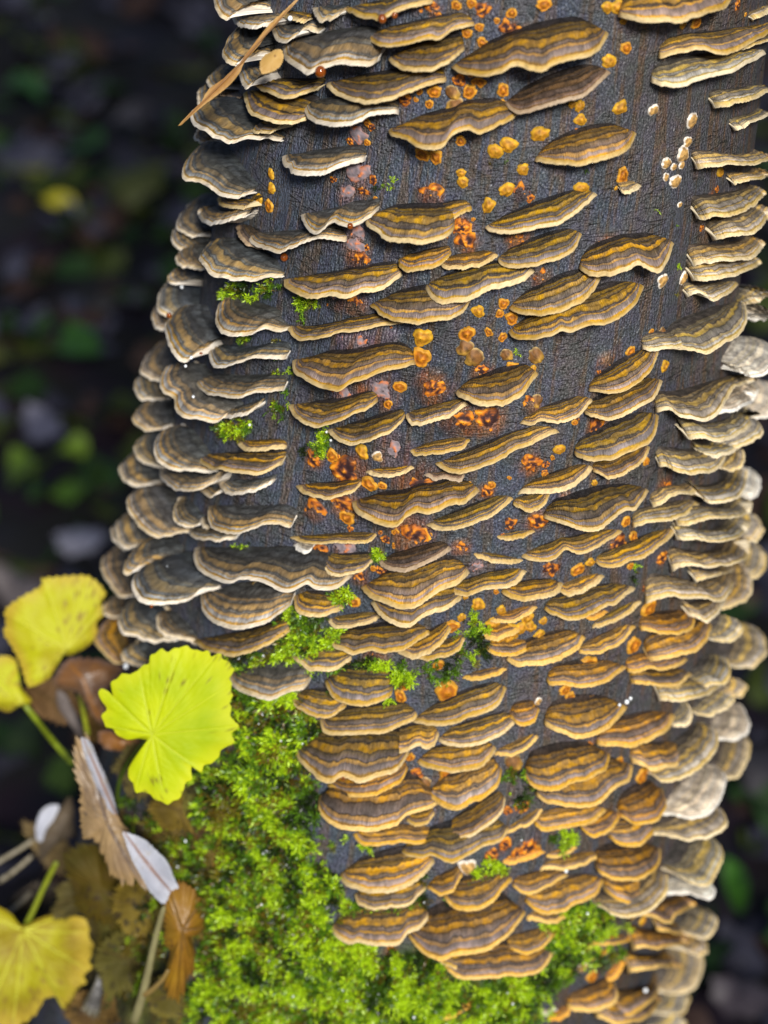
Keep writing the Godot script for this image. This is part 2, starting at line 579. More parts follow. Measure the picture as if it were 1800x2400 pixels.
	for j in np:
		var s := 1.0 - float(j) / (np - 1)
		for i in n:
			var ln := maxf(lens[i], 0.0005)
			var sm := 1.0 - clampf(rim / ln, 0.04, 0.3)
			var q := s * sm
			var p := A[i].lerp(B[i], q)
			var folds := 0.0011 * wob.get_noise_2d(arc[i] * 3800.0, seed_off + 200.0) * s
			p.y += -th - 0.28 * ln * pow(1.0 - s, 1.4) + dome * ln * 2.2 * sm * (1.0 - pow(sm, 2.6)) * s + folds * clampf(ln / 0.012, 0.3, 1.2)
			pp.append(p)
			pc.append(edge_b.lerp(edge_a, 0.35 * (1.0 - s)) * 0.95)
	var at := A[n / 2]
	for k in range(0, mp.size(), 5):
		skin.append(mp[k])
	for k in range(id % 7, cp.size(), 7):
		skin.append(cp[k])
	for k in cp.size():
		cp[k] -= at
	for k in mp.size():
		mp[k] -= at
	for k in pp.size():
		pp[k] -= at
	var root := thing("bracket_fungus", at)
	tag(root, label, "bracket fungus", "bracket fungi growing on the trunk")
	var kinds: Array = caps[tone]
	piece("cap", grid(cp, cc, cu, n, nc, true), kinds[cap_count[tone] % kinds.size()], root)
	cap_count[tone] += 1
	piece("margin", grid(mp, mc, PackedVector2Array(), n, nm, true), mats.margin, root)
	piece("pore_surface", grid(pp, pc, PackedVector2Array(), n, np, true), mats.pores, root)

# ---------------------------------------------------------------- young fruiting bodies: little discs and crusts on the bark
func button_shape(kind: String, seed_: int) -> ArrayMesh:
	rng.seed = seed_
	var nu := 29
	var nv := 13
	var pts := PackedVector3Array(); var cols := PackedColorArray()
	var off := Vector2(rng.randf_range(-0.2, 0.2), rng.randf_range(-0.25, 0.05))
	var rough := 0.75 if kind in ["r", "m"] else 0.45
	for j in nv:
		var s := float(j) / (nv - 1)
		for i in nu:
			var f := TAU * i / (nu - 1)
			var d := Vector2(cos(f), sin(f))
			var r := s * (1.0 + rough * wob.get_noise_3d(d.x * 55.0, d.y * 55.0, seed_ * 3.1) + (0.18 if kind in ["o", "w", "y", "b"] else 0.24) * fine.get_noise_3d(d.x * 90.0, d.y * 90.0, seed_ * 7.7))
			var p := d * r + off * (1.0 - s) * 0.6
			var z := 0.0
			var c := Color.WHITE
			var nz := fine.get_noise_3d(p.x * 70.0, p.y * 70.0, seed_ * 5.0)
			match kind:
				"o":
					z = 0.15 * (1.0 - s * s * s) + 0.22 * exp(-s * s * 9.0) + 0.12 * exp(-pow((s - 0.78) * 6.0, 2.0)) + 0.06 * nz
					c = L(0.52, 0.19, 0.008).lerp(L(0.22, 0.06, 0.008), exp(-pow((s - 0.45) * 5.0, 2.0)) * 0.8).lerp(L(0.55, 0.30, 0.035), smoothstep(0.6, 0.95, s) * 0.7)
				"y":
					z = 0.34 * (1.0 - s * s * s) + 0.2 * exp(-s * s * 9.0) + 0.08 * nz
					c = L(0.50, 0.24, 0.015).lerp(L(0.30, 0.12, 0.01), exp(-pow((s - 0.5) * 5.0, 2.0)) * 0.7).lerp(L(0.55, 0.31, 0.02), smoothstep(0.6, 0.95, s))
				"w":
					z = 0.4 * (1.0 - s * s) + 0.05 * nz
					c = L(0.36, 0.22, 0.10).lerp(L(0.46, 0.26, 0.06), 0.5 + 0.5 * nz).lerp(L(0.68, 0.62, 0.54), smoothstep(0.72, 0.88, s + 0.2 * nz))
				"r":
					z = 0.13 * (1.0 - s * s) + 0.22 * maxf(0.0, nz) + 0.05
					c = L(0.055, 0.022, 0.022).lerp(L(0.46, 0.125, 0.008), clampf(smoothstep(0.35, 0.85, s) * 0.8 + 2.2 * nz, 0, 1)).lerp(L(0.60, 0.27, 0.02), clampf(smoothstep(0.8, 1.0, s) * 0.5 + 1.5 * nz - 0.2, 0, 1))
				"m":
					z = 0.16 * (1.0 - s * s) + 0.16 * maxf(0.0, nz) + 0.04
					c = L(0.27, 0.22, 0.24).lerp(L(0.40, 0.12, 0.035), clampf(smoothstep(0.6, 1.0, s) * 0.5 + 1.8 * nz, 0, 1))
				"b":
					z = 0.5 * (1.0 - s * s) * (1.0 - 0.7 * p.y) + 0.04 * nz
					c = L(0.17, 0.075, 0.02).lerp(L(0.52, 0.30, 0.05), smoothstep(0.1, -0.8, p.y)).lerp(L(0.5, 0.36, 0.16), smoothstep(0.85, 1.0, s))
			if s == 1.0:
				z = -0.16
			pts.append(Vector3(p.x, p.y, z))
			cols.append(c * (1.0 + 0.9 * nz))
	return grid(pts, cols, PackedVector2Array(), nu, nv, true)

func button(kind: String, x: float, y: float, r: float, label: String) -> void:
	if not button_kinds.has(kind):
		button_kinds[kind] = []
		for k in 9:
			button_kinds[kind].append(button_shape(kind, 40 + k * 11 + kind.unicode_at(0)))
	var id: int = used.get("fungus_button", -1) + 1
	rng.seed = 500 + id * 31
	var p := on_trunk(x, y, 0.0003)
	var o := outward(p)
	var up := Vector3.UP
	var side := up.cross(o).normalized()
	var size := r * CAM.distance_to(p) * tan_half / (FH / 2)
	var turn := rng.randf_range(-0.9, 0.9) if kind == "b" else rng.randf() * TAU
	var b := Basis(side, up, o).rotated(o, turn)
	var wide := rng.randf_range(0.85, 1.05)
	var node := piece("fungus_button", button_kinds[kind][id % 9], mats.button, self)
	node.transform = Transform3D(Basis(b.x * size * wide, b.y * size * 1.12, b.z * size * 1.0), p)
	tag(node, label, "fungus button", "young fungus buttons and crusts on the bare bark")

# ---------------------------------------------------------------- leaves, stems, drops
# outline and hub: spots of the photograph, laid on a sheet at the given place and facing; veins run from the hub
func leaf(called: String, label: String, category: String, outline: Array, hub: Vector2, at: Vector3, facing: Vector3, look: Dictionary) -> Node3D:
	var n := 241
	var rings := 17
	var ring := closed_curve(outline, n - 1)
	ring.append(ring[0])
	var nrm := facing.normalized()
	var lay := func(q: Vector2) -> Vector3:
		var d := ray(q.x, q.y)
		return CAM + d * ((at - CAM).dot(nrm) / d.dot(nrm))
	var h: Vector3 = lay.call(hub)
	var rim := PackedVector3Array()
	for q in ring:
		var edge_p: Vector3 = (lay.call(q) as Vector3) - h
		var tooth: float = look.get("teeth", 0.0) * (0.5 - absf(fmod(rim.size() * 44.0 / (n - 1), 1.0) - 0.5))
		rim.append(edge_p * (1.0 + tooth + look.get("ragged", 0.0) * fine.get_noise_2d(rim.size() * 14.0, 3.0)))
	var size := 0.0
	for r in rim:
		size = maxf(size, r.length())
	var e1 := rim[0].normalized()
	var e2 := nrm.cross(e1)
	var vein_dirs := []
	for v in look.get("veins", []):
		var d: Vector3 = (lay.call(v) as Vector3) - h
		vein_dirs.append([Vector2(d.dot(e1), d.dot(e2)).normalized(), d.length()])
	var curl: float = look.get("curl", 0.0)
	var crumple: float = look.get("crumple", 0.0)
	var sd: float = look.get("seed", 1.0) * 91.0
	var c0: Color = look.c0
	var c1: Color = look.get("c1", c0 * 0.8)
	var spot: Color = look.get("spot", L(0.10, 0.06, 0.01))
	var spots: float = look.get("spots", 0.0)
	var vc: Color = look.get("vein", c0 * 1.25)
	var edge: Color = look.get("edge", c1)
	var top := PackedVector3Array(); var cols := PackedColorArray(); var low := PackedVector3Array(); var lcols := PackedColorArray()
	for j in rings:
		var s := float(j) / (rings - 1)
		for i in n:
			var p := rim[i] * s
			var q := Vector2(p.dot(e1), p.dot(e2))
			var near_vein := 0.0
			for v in vein_dirs:
				var al: float = q.dot(v[0])
				if al > 0.0 and al < v[1] * 1.05:
					var off: float = absf(q.cross(v[0]))
					near_vein = maxf(near_vein, exp(-pow(off / (0.00035 + 0.0006 * (1.0 - al / v[1])), 2.0)))
					var side := fmod(absf(al - off * 0.9) / (v[1] * 0.11), 1.0)
					near_vein = maxf(near_vein, 0.45 * exp(-pow((side - 0.5) * 9.0, 2.0)) * smoothstep(0.35 * v[1], 0.0, off))
			var nz := wob.get_noise_3d(q.x * 2600.0, q.y * 2600.0, sd)
			var puff: float = absf(sin(atan2(q.y, q.x) * look.get("pleats", 9.0) + nz))
			var z: float = curl * size * s * s + crumple * (nz * (0.3 + s) + 0.4 * fine.get_noise_3d(q.x * 3000.0, q.y * 3000.0, sd)) + puff * s * size * look.get("pleat", 0.0) - near_vein * 0.0006
			top.append(h + p + nrm * z)
			low.append(h + p + nrm * (z - 0.00035))
			var c := c0.lerp(c1, clampf(0.5 + 1.1 * nz, 0, 1))
			c = c.lerp(edge, smoothstep(0.72, 1.0, s + 0.12 * nz) * look.get("edging", 0.5))
			c = c.lerp(vc, near_vein * look.get("veining", 0.6))
			var sp := fine.get_noise_3d(q.x * 10500.0, q.y * 10500.0, sd + 9.0) * (0.75 + 1.5 * wob.get_noise_3d(q.x * 1500.0, q.y * 1500.0, sd + 40.0))
			c = c.lerp(spot, smoothstep(0.40 - spots * 0.3, 0.52 - spots * 0.3, sp) * (1.0 if spots > 0.0 else 0.0) * 0.85)
			cols.append(c)
			lcols.append(c * 0.9)
	for k in top.size():
		top[k] -= h
		low[k] -= h
	var root := thing(called, h)
	tag(root, label, category, look.get("group", ""))
	var mat: Material = look.get("mat", mats.leaf)
	var blade_top := grid(top, cols, PackedVector2Array(), n, rings, not look.get("turned", true))
	var blade_low := grid(low, lcols, PackedVector2Array(), n, rings, look.get("turned", true))
	var st := SurfaceTool.new()
	st.begin(Mesh.PRIMITIVE_TRIANGLES)
	st.append_from(blade_top, 0, Transform3D.IDENTITY)
	st.append_from(blade_low, 0, Transform3D.IDENTITY)
	piece("blade", st.commit(), mat, root)
	for v in vein_dirs:
		var path := PackedVector3Array()
		for k in 9:
			var s := k / 8.0
			var q: Vector2 = v[0] * v[1] * s * 0.93
			var fr: float = s * 0.93
			path.append((e1 * q.x + e2 * q.y) + nrm * (curl * size * fr * fr * (v[1] / size) * (v[1] / size) + 0.0002))
		if look.get("ribs", true):
			piece("vein", tube(path, 0.0004 * look.get("rib", 1.0), 0.00012, vc), mats.stem, root)
	return root

func stem(called: String, label: String, category: String, list: Array, out0: float, out1: float, r0: float, r1: float, col: Color, parent: Node = null) -> void:
	var c := curve(list, 22)
	var path := PackedVector3Array()
	for i in c.size():
		path.append(on_trunk(c[i].x, c[i].y, lerpf(out0, out1, float(i) / (c.size() - 1))))
	var smooth_path := PackedVector3Array()
	for i in path.size():
		var a := Vector3.ZERO
		for k in range(-3, 4):
			a += path[clampi(i + k, 0, path.size() - 1)]
		smooth_path.append(a / 7.0)
	if parent == null:
		var at := smooth_path[0]
		for k in smooth_path.size():
			smooth_path[k] -= at
		var o := piece(called, tube(smooth_path, r0, r1, col), mats.stem, self)
		o.position = at
		tag(o, label, category)
	else:
		for k in smooth_path.size():
			smooth_path[k] -= (parent as Node3D).position
		piece(called, tube(smooth_path, r0, r1, col), mats.stem, parent)

func drop(kind: String, x: float, y: float, r: float, out: float, label: String) -> void:
	var d := ray(x, y)
	var p := on_trunk(x, y, minf(out, 0.001))
	var nearest := CAM.distance_to(p) + 0.004
	for q in skin:
		var v := q - CAM
		var far := v.dot(d)
		if far < nearest and (v - d * far).length_squared() < 4e-6:
			nearest = far
			p = CAM + d * far
	var size := r * CAM.distance_to(p) * tan_half / (FH / 2)
	var o := piece("droplet", ball(1.0, 12, 20), mats.amber if kind == "amber" else mats.dew, self)
	o.position = p
	o.scale = Vector3(size, size * 1.1, size)
	tag(o, label, "droplet", "water and resin drops on the fungi")

# ---------------------------------------------------------------- moss
var shoots: Array[ArrayMesh] = []
var moss_spots: Array[Array] = [[], [], []]

func make_shoots() -> void:
	for k in 3:
		rng.seed = 70 + k
		var st := SurfaceTool.new()
		st.begin(Mesh.PRIMITIVE_TRIANGLES)
		st.set_smooth_group(-1)
		var leaflet := func(p: Vector3, d: Vector3, side: Vector3, ln: float, wd: float, shade: float) -> void:
			var n := d.cross(side).normalized()
			var tip: Vector3 = p + d * ln + n * ln * 0.2
			var m1: Vector3 = p + d * ln * 0.45 + side * wd + n * wd * 0.5
			var m2: Vector3 = p + d * ln * 0.45 - side * wd + n * wd * 0.5
			st.set_color(Color(shade, shade, shade))
			for v in [p, m1, tip, p, tip, m2]:
				st.add_vertex(v)
		var branches := [[Vector3.ZERO, Vector3.UP, 1.0]]
		if k > 0:
			for b in 2 + k:
				var a := TAU * b / (2 + k) + rng.randf()
				branches.append([Vector3.UP * rng.randf_range(0.15, 0.5), Vector3(cos(a), rng.randf_range(0.5, 0.9), sin(a)).normalized(), rng.randf_range(0.45, 0.65)])
		for br in branches:
			var steps := int(10 * br[2]) + 2
			for i in steps:
				var s := float(i + 1) / steps
				var p: Vector3 = br[0] + br[1] * br[2] * s * 0.85
				var a := i * 2.4 + rng.randf()
				var u: Vector3 = (br[1] as Vector3).cross(Vector3(0.2, 0.1, 1)).normalized()
				var w: Vector3 = (br[1] as Vector3).cross(u)
				var rad: Vector3 = u * cos(a) + w * sin(a)
				var d: Vector3 = (rad * (1.0 - 0.65 * s * s) + (br[1] as Vector3) * (0.55 + s * 0.6)).normalized()
				leaflet.call(p, d, d.cross(br[1] + rad * 0.01).normalized(), 0.36, 0.058, 0.7 + 0.6 * s)
		st.generate_normals()
		shoots.append(st.commit())

func moss_patch(x: float, y: float, rx: float, ry: float, dens: float, tone: float, size: float) -> void:
	rng.seed = int(x * 7 + y * 13)
	var n := int(rx * ry * 3.1416 * dens / 68.0)
	for k in n:
		var a := rng.randf() * TAU
		var r := sqrt(rng.randf())
		var q := Vector2(x + cos(a) * r * rx, y + sin(a) * r * ry)
		var keep := wob.get_noise_2d(q.x * 1.5, q.y * 1.5 + 300.0) * 1.7 + 0.72 - r * 0.4
		if rng.randf() > keep:
			continue
		var hump := maxf(0.0, wob.get_noise_2d(q.x * 0.5 + 40.0, q.y * 0.5)) * 0.022 * clampf(minf(rx, ry) / 80.0, 0.1, 1.0)
		var p := on_trunk(q.x, q.y, hump * rng.randf_range(0.3, 1.0))
		var o := outward(p)
		var d := (o * rng.randf_range(0.3, 1.1) + Vector3.UP * rng.randf_range(-0.6, 0.9) + Vector3(rng.randf_range(-0.8, 0.8), 0, rng.randf_range(-0.3, 0.3))).normalized()
		var u := d.cross(Vector3(rng.randf_range(-1, 1), rng.randf_range(-1, 1), 0.7)).normalized()
		var w := u.cross(d)
		var ln := size * MM * rng.randf_range(0.5, 1.35)
		var v := clampf(tone + 0.10 + 1.6 * wob.get_noise_2d(q.x * 1.7, q.y * 1.7 + 99.0) + rng.randf_range(-0.2, 0.2), 0, 1)
		var c := L(0.010, 0.022, 0.002).lerp(L(0.095, 0.21, 0.006), smoothstep(0.0, 0.5, v)).lerp(L(0.42, 0.62, 0.010), smoothstep(0.5, 0.95, v))
		if rng.randf() < 0.10 + 0.5 * smoothstep(0.05, 0.3, wob.get_noise_2d(q.x * 0.9 + 700.0, q.y * 0.9)) * smoothstep(720.0, 600.0, q.x):
			c = c.lerp(L(0.15, 0.09, 0.008) * rng.randf_range(0.4, 1.2), 0.85)
		moss_spots[rng.randi() % 3].append([Transform3D(Basis(u * ln, d * ln, w * ln), p), c])

func plant_moss() -> void:
	var root := thing("moss")
	tag(root, "bright green wet moss over the trunk's foot and in tufts between the brackets", "moss", "", "stuff")
	for k in 3:
		var mm := MultiMesh.new()
		mm.transform_format = MultiMesh.TRANSFORM_3D
		mm.use_colors = true
		mm.mesh = shoots[k]
		mm.instance_count = moss_spots[k].size()
		for i in mm.instance_count:
			mm.set_instance_transform(i, moss_spots[k][i][0])
			mm.set_instance_color(i, moss_spots[k][i][1])
		var o := MultiMeshInstance3D.new()
		o.name = "moss_shoots"
		o.multimesh = mm
		o.material_override = mats.moss
		o.set_meta("kind", "stuff")
		root.add_child(o, true)
	# beads of water caught in the moss
	rng.seed = 4242
	var beads := []
	for k in 3:
		for s in moss_spots[k]:
			if rng.randf() < 0.055 * smoothstep(-0.05, 0.35, wob.get_noise_3d(s[0].origin.x * 3000.0, s[0].origin.y * 3000.0, 7.0)):
				var t: Transform3D = s[0]
				beads.append(t.origin + t.basis.y * rng.randf_range(0.6, 1.0))
	var bm := MultiMesh.new()
	bm.transform_format = MultiMesh.TRANSFORM_3D
	bm.mesh = ball(1.0, 6, 10)
	bm.instance_count = beads.size()
	for i in beads.size():
		bm.set_instance_transform(i, Transform3D(Basis().scaled(Vector3.ONE * rng.randf_range(0.00025, 0.0008)), beads[i]))
	var bo := MultiMeshInstance3D.new()
	bo.name = "dew_beads"
	bo.multimesh = bm
	bo.material_override = mats.dew
	bo.set_meta("kind", "stuff")
	root.add_child(bo, true)

# ---------------------------------------------------------------- trunk and ground
var films: Array = []
var skin := PackedVector3Array()

func film(x: float, y: float, r: float, c: Color, share: float) -> void:
	var p := on_trunk(x, y)
	films.append([p, r * CAM.distance_to(p) * tan_half / (FH / 2), c, share])

func build_trunk() -> void:
	var root := thing("tree", Vector3(0, GROUND, 0))
	tag(root, "dark bare-barked tree trunk crowded with bracket fungi, mossy at its foot", "tree trunk")
	var nu := 321
	var ys := PackedFloat32Array()
	var y := GROUND - 0.03
	while y < 0.36:
		ys.append(y)
		y += 0.0024
	while y < 1.3:
		ys.append(y)
		y += 0.04
	var pts := PackedVector3Array(); var cols := PackedColorArray(); var uvs := PackedVector2Array()
	for yy in ys:
		for i in nu:
			var f := TAU * i / (nu - 1)
			var d := Vector3(cos(f), 0, sin(f))
			var p := bark_at(d, yy)
			var c := Color.WHITE
			var bump := 0.0
			var filmed := 0.0
			if d.z > -0.35 and yy < 0.36:
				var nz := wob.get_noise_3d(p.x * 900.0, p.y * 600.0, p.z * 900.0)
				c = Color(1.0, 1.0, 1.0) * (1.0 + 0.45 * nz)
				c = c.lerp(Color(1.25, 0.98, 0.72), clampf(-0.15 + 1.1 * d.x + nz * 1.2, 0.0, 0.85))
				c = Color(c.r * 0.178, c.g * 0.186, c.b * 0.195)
				filmed = 1.0
				for q in films:
					var dist: float = p.distance_to(q[0]) / q[1] + nz * 0.9
					if dist < 1.0:
						var w: float = smoothstep(1.0, 0.55, dist) * q[3]
						c = c.lerp((q[2] as Color) * clampf(1.0 + 1.5 * fine.get_noise_3d(p.x * 3000.0, p.y * 2500.0, p.z * 3000.0) + 0.8 * wob.get_noise_3d(p.x * 5000.0, p.y * 3000.0, p.z * 5000.0), 0.15, 2.5) / 0.34, w)
						bump = maxf(bump, w * (0.0015 + 0.003 * fine.get_noise_3d(p.x * 1800.0, p.y * 1500.0, p.z * 1800.0)))
			pts.append(p + d * bump - root.position)
			cols.append(c if filmed > 0.0 else c * 0.2)
			uvs.append(Vector2(f * 0.14 / 0.22, yy / 0.22))
	piece("trunk", grid(pts, cols, uvs, nu, ys.size(), false), mats.bark, root)

func ground_leaf(k: int) -> ArrayMesh:
	rng.seed = 900 + k
	var n := 25
	var rings := 7
	var pts := PackedVector3Array(); var cols := PackedColorArray()
	for j in rings:
		var s := float(j) / (rings - 1)
		for i in n:
			var f := TAU * i / (n - 1)
			var r := (0.62 + 0.38 * pow(absf(cos(f * 0.5)), 3.0)) * (1.0 + 0.12 * sin(f * (7 + k)) * (1.0 if k < 2 else 0.3))
			var p := Vector3(cos(f) * r, 0, sin(f) * r * (0.75 - 0.12 * k)) * s
			p.y = 0.22 * s * s * sin(f * 2.0 + k) + 0.05 * sin(p.x * 6.0)
			pts.append(p)
			var v := 0.85 + 0.3 * wob.get_noise_3d(p.x * 90.0, p.z * 90.0, k * 9.0)
			cols.append(Color(v, v, v))
	return grid(pts, cols, PackedVector2Array(), n, rings, true)

func build_ground() -> void:
	var nu := 161
	var pts := PackedVector3Array(); var cols := PackedColorArray()
	for j in nu:
		for i in nu:
			var a := (float(i) / (nu - 1) * 2.0 - 1.0)
			var b := (float(j) / (nu - 1) * 2.0 - 1.0)
			var x := a * 3.0 + pow(a, 5.0) * 37.0
			var z := b * 3.0 + pow(b, 5.0) * 37.0 - 1.0
			var nz := wob.get_noise_2d(x * 260.0, z * 260.0)
			pts.append(Vector3(x, GROUND + 0.03 * nz + 0.015 * wob.get_noise_2d(x * 900.0, z * 900.0), z))
			cols.append(L(0.0075, 0.007, 0.0085) * (1.0 + 0.8 * nz))
	var g := piece("ground", grid(pts, cols, PackedVector2Array(), nu, nu, true), mats.litter, self)
	tag(g, "dark wet forest floor far out of focus behind the trunk", "ground", "", "structure")
	for k in 4:
		leaf_mesh.append(ground_leaf(k))
	var root := thing("leaf_litter")
	tag(root, "dark rotting leaf litter covering the forest floor behind the trunk", "leaf litter", "", "stuff")
	rng.seed = 77
	for k in 4:
		var mm := MultiMesh.new()
		mm.transform_format = MultiMesh.TRANSFORM_3D
		mm.use_colors = true
		mm.mesh = leaf_mesh[k]
		mm.instance_count = 1900
		for i in 1900:
			var s := rng.randf_range(0.022, 0.060)
			var at := Vector3(rng.randf_range(-1.9, 1.9), GROUND + rng.randf_range(0.0, 0.035), rng.randf_range(-4.6, 0.5))
			var b := Basis.from_euler(Vector3(rng.randf_range(-0.6, 0.6), rng.randf() * TAU, rng.randf_range(-0.6, 0.6)))
			mm.set_instance_transform(i, Transform3D(b.scaled_local(Vector3(s, s, s)), at))
			var c := [L(0.016, 0.016, 0.027), L(0.028, 0.015, 0.012), L(0.010, 0.030, 0.006), L(0.030, 0.031, 0.050), L(0.024, 0.036, 0.005)][rng.randi() % 5] as Color
			mm.set_instance_color(i, c)
		var o := MultiMeshInstance3D.new()
		o.name = "litter_leaves"
		o.multimesh = mm
		o.material_override = mats.litter
		o.set_meta("kind", "stuff")
		root.add_child(o, true)

func fallen(x: float, y: float, r: float, c: Color, label: String, lift := 0.03) -> void:
	var p := on_level(x, y, GROUND + lift)
	var id: int = used.get("fallen_leaf", -1) + 1
	rng.seed = 60 + id
	var s := r * CAM.distance_to(p) * tan_half / (FH / 2)
	var m := plain(0.6, 0.4)
	m.albedo_color = c.linear_to_srgb()
	var o := piece("fallen_leaf", leaf_mesh[id % 4], m, self)
	o.transform = Transform3D(Basis.from_euler(Vector3(rng.randf_range(0.2, 0.6), rng.randf() * TAU, rng.randf_range(-0.3, 0.3))).scaled_local(Vector3(s, s, s)), p)
	tag(o, label, "fallen leaf", "blurred leaves on the forest floor")

# ---------------------------------------------------------------- the scene
func _ready() -> void:
	var lens := CameraAttributesPhysical.new()
	lens.frustum_focal_length = FOCAL
	lens.frustum_near = 0.05
	lens.frustum_far = 120.0
	lens.frustum_focus_distance = 0.972
	lens.exposure_aperture = 6.2
	var cam := Camera3D.new()
	cam.name = "camera"
	cam.attributes = lens
	cam.keep_aspect = Camera3D.KEEP_HEIGHT
	cam.fov = rad_to_deg(2.0 * atan(tan_half))
	cam.near = 0.05
	cam.far = 120.0
	cam.transform = Transform3D(cam_basis, CAM)
	add_child(cam)
	cam.current = true
	var sky_mat := ProceduralSkyMaterial.new()
	sky_mat.sky_top_color = Color(0.52, 0.62, 0.80)
	sky_mat.sky_horizon_color = Color(0.70, 0.76, 0.84)
	sky_mat.sky_curve = 0.2
	sky_mat.ground_bottom_color = Color(0.06, 0.06, 0.05)
	sky_mat.ground_horizon_color = Color(0.16, 0.17, 0.15)
	var sky := Sky.new()
	sky.sky_material = sky_mat
	var env := Environment.new()
	env.background_mode = Environment.BG_SKY
	env.sky = sky
	env.background_energy_multiplier = 0.36
	env.tonemap_mode = Environment.TONE_MAPPER_LINEAR
	env.tonemap_exposure = 1.18
	env.sdfgi_enabled = true
	env.ssao_enabled = true
	env.ssil_enabled = true
	var we := WorldEnvironment.new()
	we.name = "world_environment"
	we.environment = env
	add_child(we)
	var sun := DirectionalLight3D.new()
	sun.name = "sun"
	sun.light_energy = 1.5
	sun.light_color = Color(1.0, 0.985, 0.955)
	sun.light_angular_distance = 10.0
	sun.shadow_enabled = true
	sun.rotation_degrees = Vector3(-33, 9, 0)
	add_child(sun)

	wob.seed = 5
	wob.frequency = 0.01
	wob.fractal_octaves = 3
	fine.seed = 9
	fine.frequency = 0.02
	fine.fractal_octaves = 3
	make_materials()
	film(450, 1960, 170, L(0.12, 0.075, 0.010), 0.9)
	film(320, 2060, 150, L(0.10, 0.062, 0.010), 0.9)
	film(480, 2150, 150, L(0.10, 0.09, 0.010), 0.9)
	film(330, 2280, 170, L(0.075, 0.07, 0.010), 0.9)
	film(200, 2250, 140, L(0.06, 0.05, 0.01), 0.8)
	film(560, 1900, 130, L(0.07, 0.07, 0.008), 0.8)
	film(620, 2050, 150, L(0.06, 0.085, 0.006), 0.9)
	film(620, 2250, 170, L(0.06, 0.09, 0.005), 0.9)
	film(800, 2300, 170, L(0.05, 0.085, 0.005), 0.9)
	film(980, 2350, 170, L(0.05, 0.085, 0.005), 0.9)
	film(1150, 2360, 130, L(0.05, 0.08, 0.005), 0.9)
	film(1350, 2200, 90, L(0.05, 0.08, 0.005), 0.8)
	film(650, 1720, 120, L(0.035, 0.05, 0.006), 0.85)
	film(720, 1500, 80, L(0.03, 0.05, 0.006), 0.7)
	film(580, 1680, 80, L(0.03, 0.045, 0.006), 0.7)
	film(1131, 20, 28, L(0.17, 0.062, 0.012), 0.6)
	film(1191, 65, 25, L(0.17, 0.062, 0.012), 0.6)
	film(1230, 85, 39, L(0.17, 0.062, 0.012), 0.6)
	film(1075, 189, 24, L(0.17, 0.062, 0.012), 0.6)
	film(948, 235, 25, L(0.17, 0.062, 0.012), 0.6)
	film(1223, 452, 29, L(0.17, 0.062, 0.012), 0.6)
	film(1362, 318, 31, L(0.17, 0.062, 0.012), 0.6)
	film(1006, 456, 39, L(0.17, 0.062, 0.012), 0.6)
	film(1082, 533, 29, L(0.17, 0.062, 0.012), 0.6)
	film(1210, 557, 24, L(0.17, 0.062, 0.012), 0.6)
	film(977, 22, 20, L(0.17, 0.062, 0.012), 0.6)
	film(1017, 22, 28, L(0.17, 0.062, 0.012), 0.6)
	film(1663, 467, 18, L(0.17, 0.062, 0.012), 0.6)
	film(1728, 16, 18, L(0.17, 0.062, 0.012), 0.6)
	film(1667, 524, 19, L(0.17, 0.062, 0.012), 0.6)
	film(1152, 631, 24, L(0.17, 0.062, 0.012), 0.6)
	film(1270, 649, 34, L(0.17, 0.062, 0.012), 0.6)
	film(1127, 866, 26, L(0.17, 0.062, 0.012), 0.6)
	film(1015, 909, 37, L(0.17, 0.062, 0.012), 0.6)
	film(897, 916, 38, L(0.14, 0.085, 0.075), 0.6)
	film(1083, 989, 41, L(0.17, 0.062, 0.012), 0.6)
	film(1148, 988, 49, L(0.17, 0.062, 0.012), 0.6)
	film(1246, 949, 31, L(0.17, 0.062, 0.012), 0.6)
	film(926, 1057, 37, L(0.14, 0.085, 0.075), 0.6)
	film(736, 1076, 40, L(0.17, 0.062, 0.012), 0.6)
	film(1082, 527, 31, L(0.17, 0.062, 0.012), 0.6)
	film(1094, 569, 37, L(0.17, 0.062, 0.012), 0.6)
	film(903, 794, 29, L(0.14, 0.085, 0.075), 0.6)
	film(845, 811, 44, L(0.14, 0.085, 0.075), 0.6)
	film(808, 797, 27, L(0.14, 0.085, 0.075), 0.6)
	film(830, 547, 34, L(0.14, 0.085, 0.075), 0.6)
	film(832, 581, 37, L(0.14, 0.085, 0.075), 0.6)
	film(1214, 558, 24, L(0.17, 0.062, 0.012), 0.6)
	film(845, 608, 39, L(0.17, 0.062, 0.012), 0.6)
	film(837, 713, 34, L(0.17, 0.062, 0.012), 0.6)
	film(790, 703, 28, L(0.14, 0.085, 0.075), 0.6)
	film(848, 920, 22, L(0.17, 0.062, 0.012), 0.6)
	film(816, 934, 34, L(0.14, 0.085, 0.075), 0.6)
	film(839, 315, 37, L(0.14, 0.085, 0.075), 0.6)
	film(842, 409, 45, L(0.14, 0.085, 0.075), 0.6)
	film(814, 459, 35, L(0.14, 0.085, 0.075), 0.6)
	film(852, 452, 22, L(0.17, 0.062, 0.012), 0.6)
	film(1426, 582, 40, L(0.17, 0.062, 0.012), 0.6)
	film(1418, 842, 25, L(0.17, 0.062, 0.012), 0.6)
	film(1397, 1003, 33, L(0.17, 0.062, 0.012), 0.6)
	film(1246, 1087, 33, L(0.17, 0.062, 0.012), 0.6)
	film(816, 1105, 50, L(0.17, 0.062, 0.012), 0.6)
	film(986, 1139, 53, L(0.17, 0.062, 0.012), 0.6)
	film(738, 1195, 45, L(0.17, 0.062, 0.012), 0.6)
	film(801, 1181, 45, L(0.17, 0.062, 0.012), 0.6)
	film(968, 1250, 49, L(0.17, 0.062, 0.012), 0.6)
	film(1077, 1284, 24, L(0.17, 0.062, 0.012), 0.6)
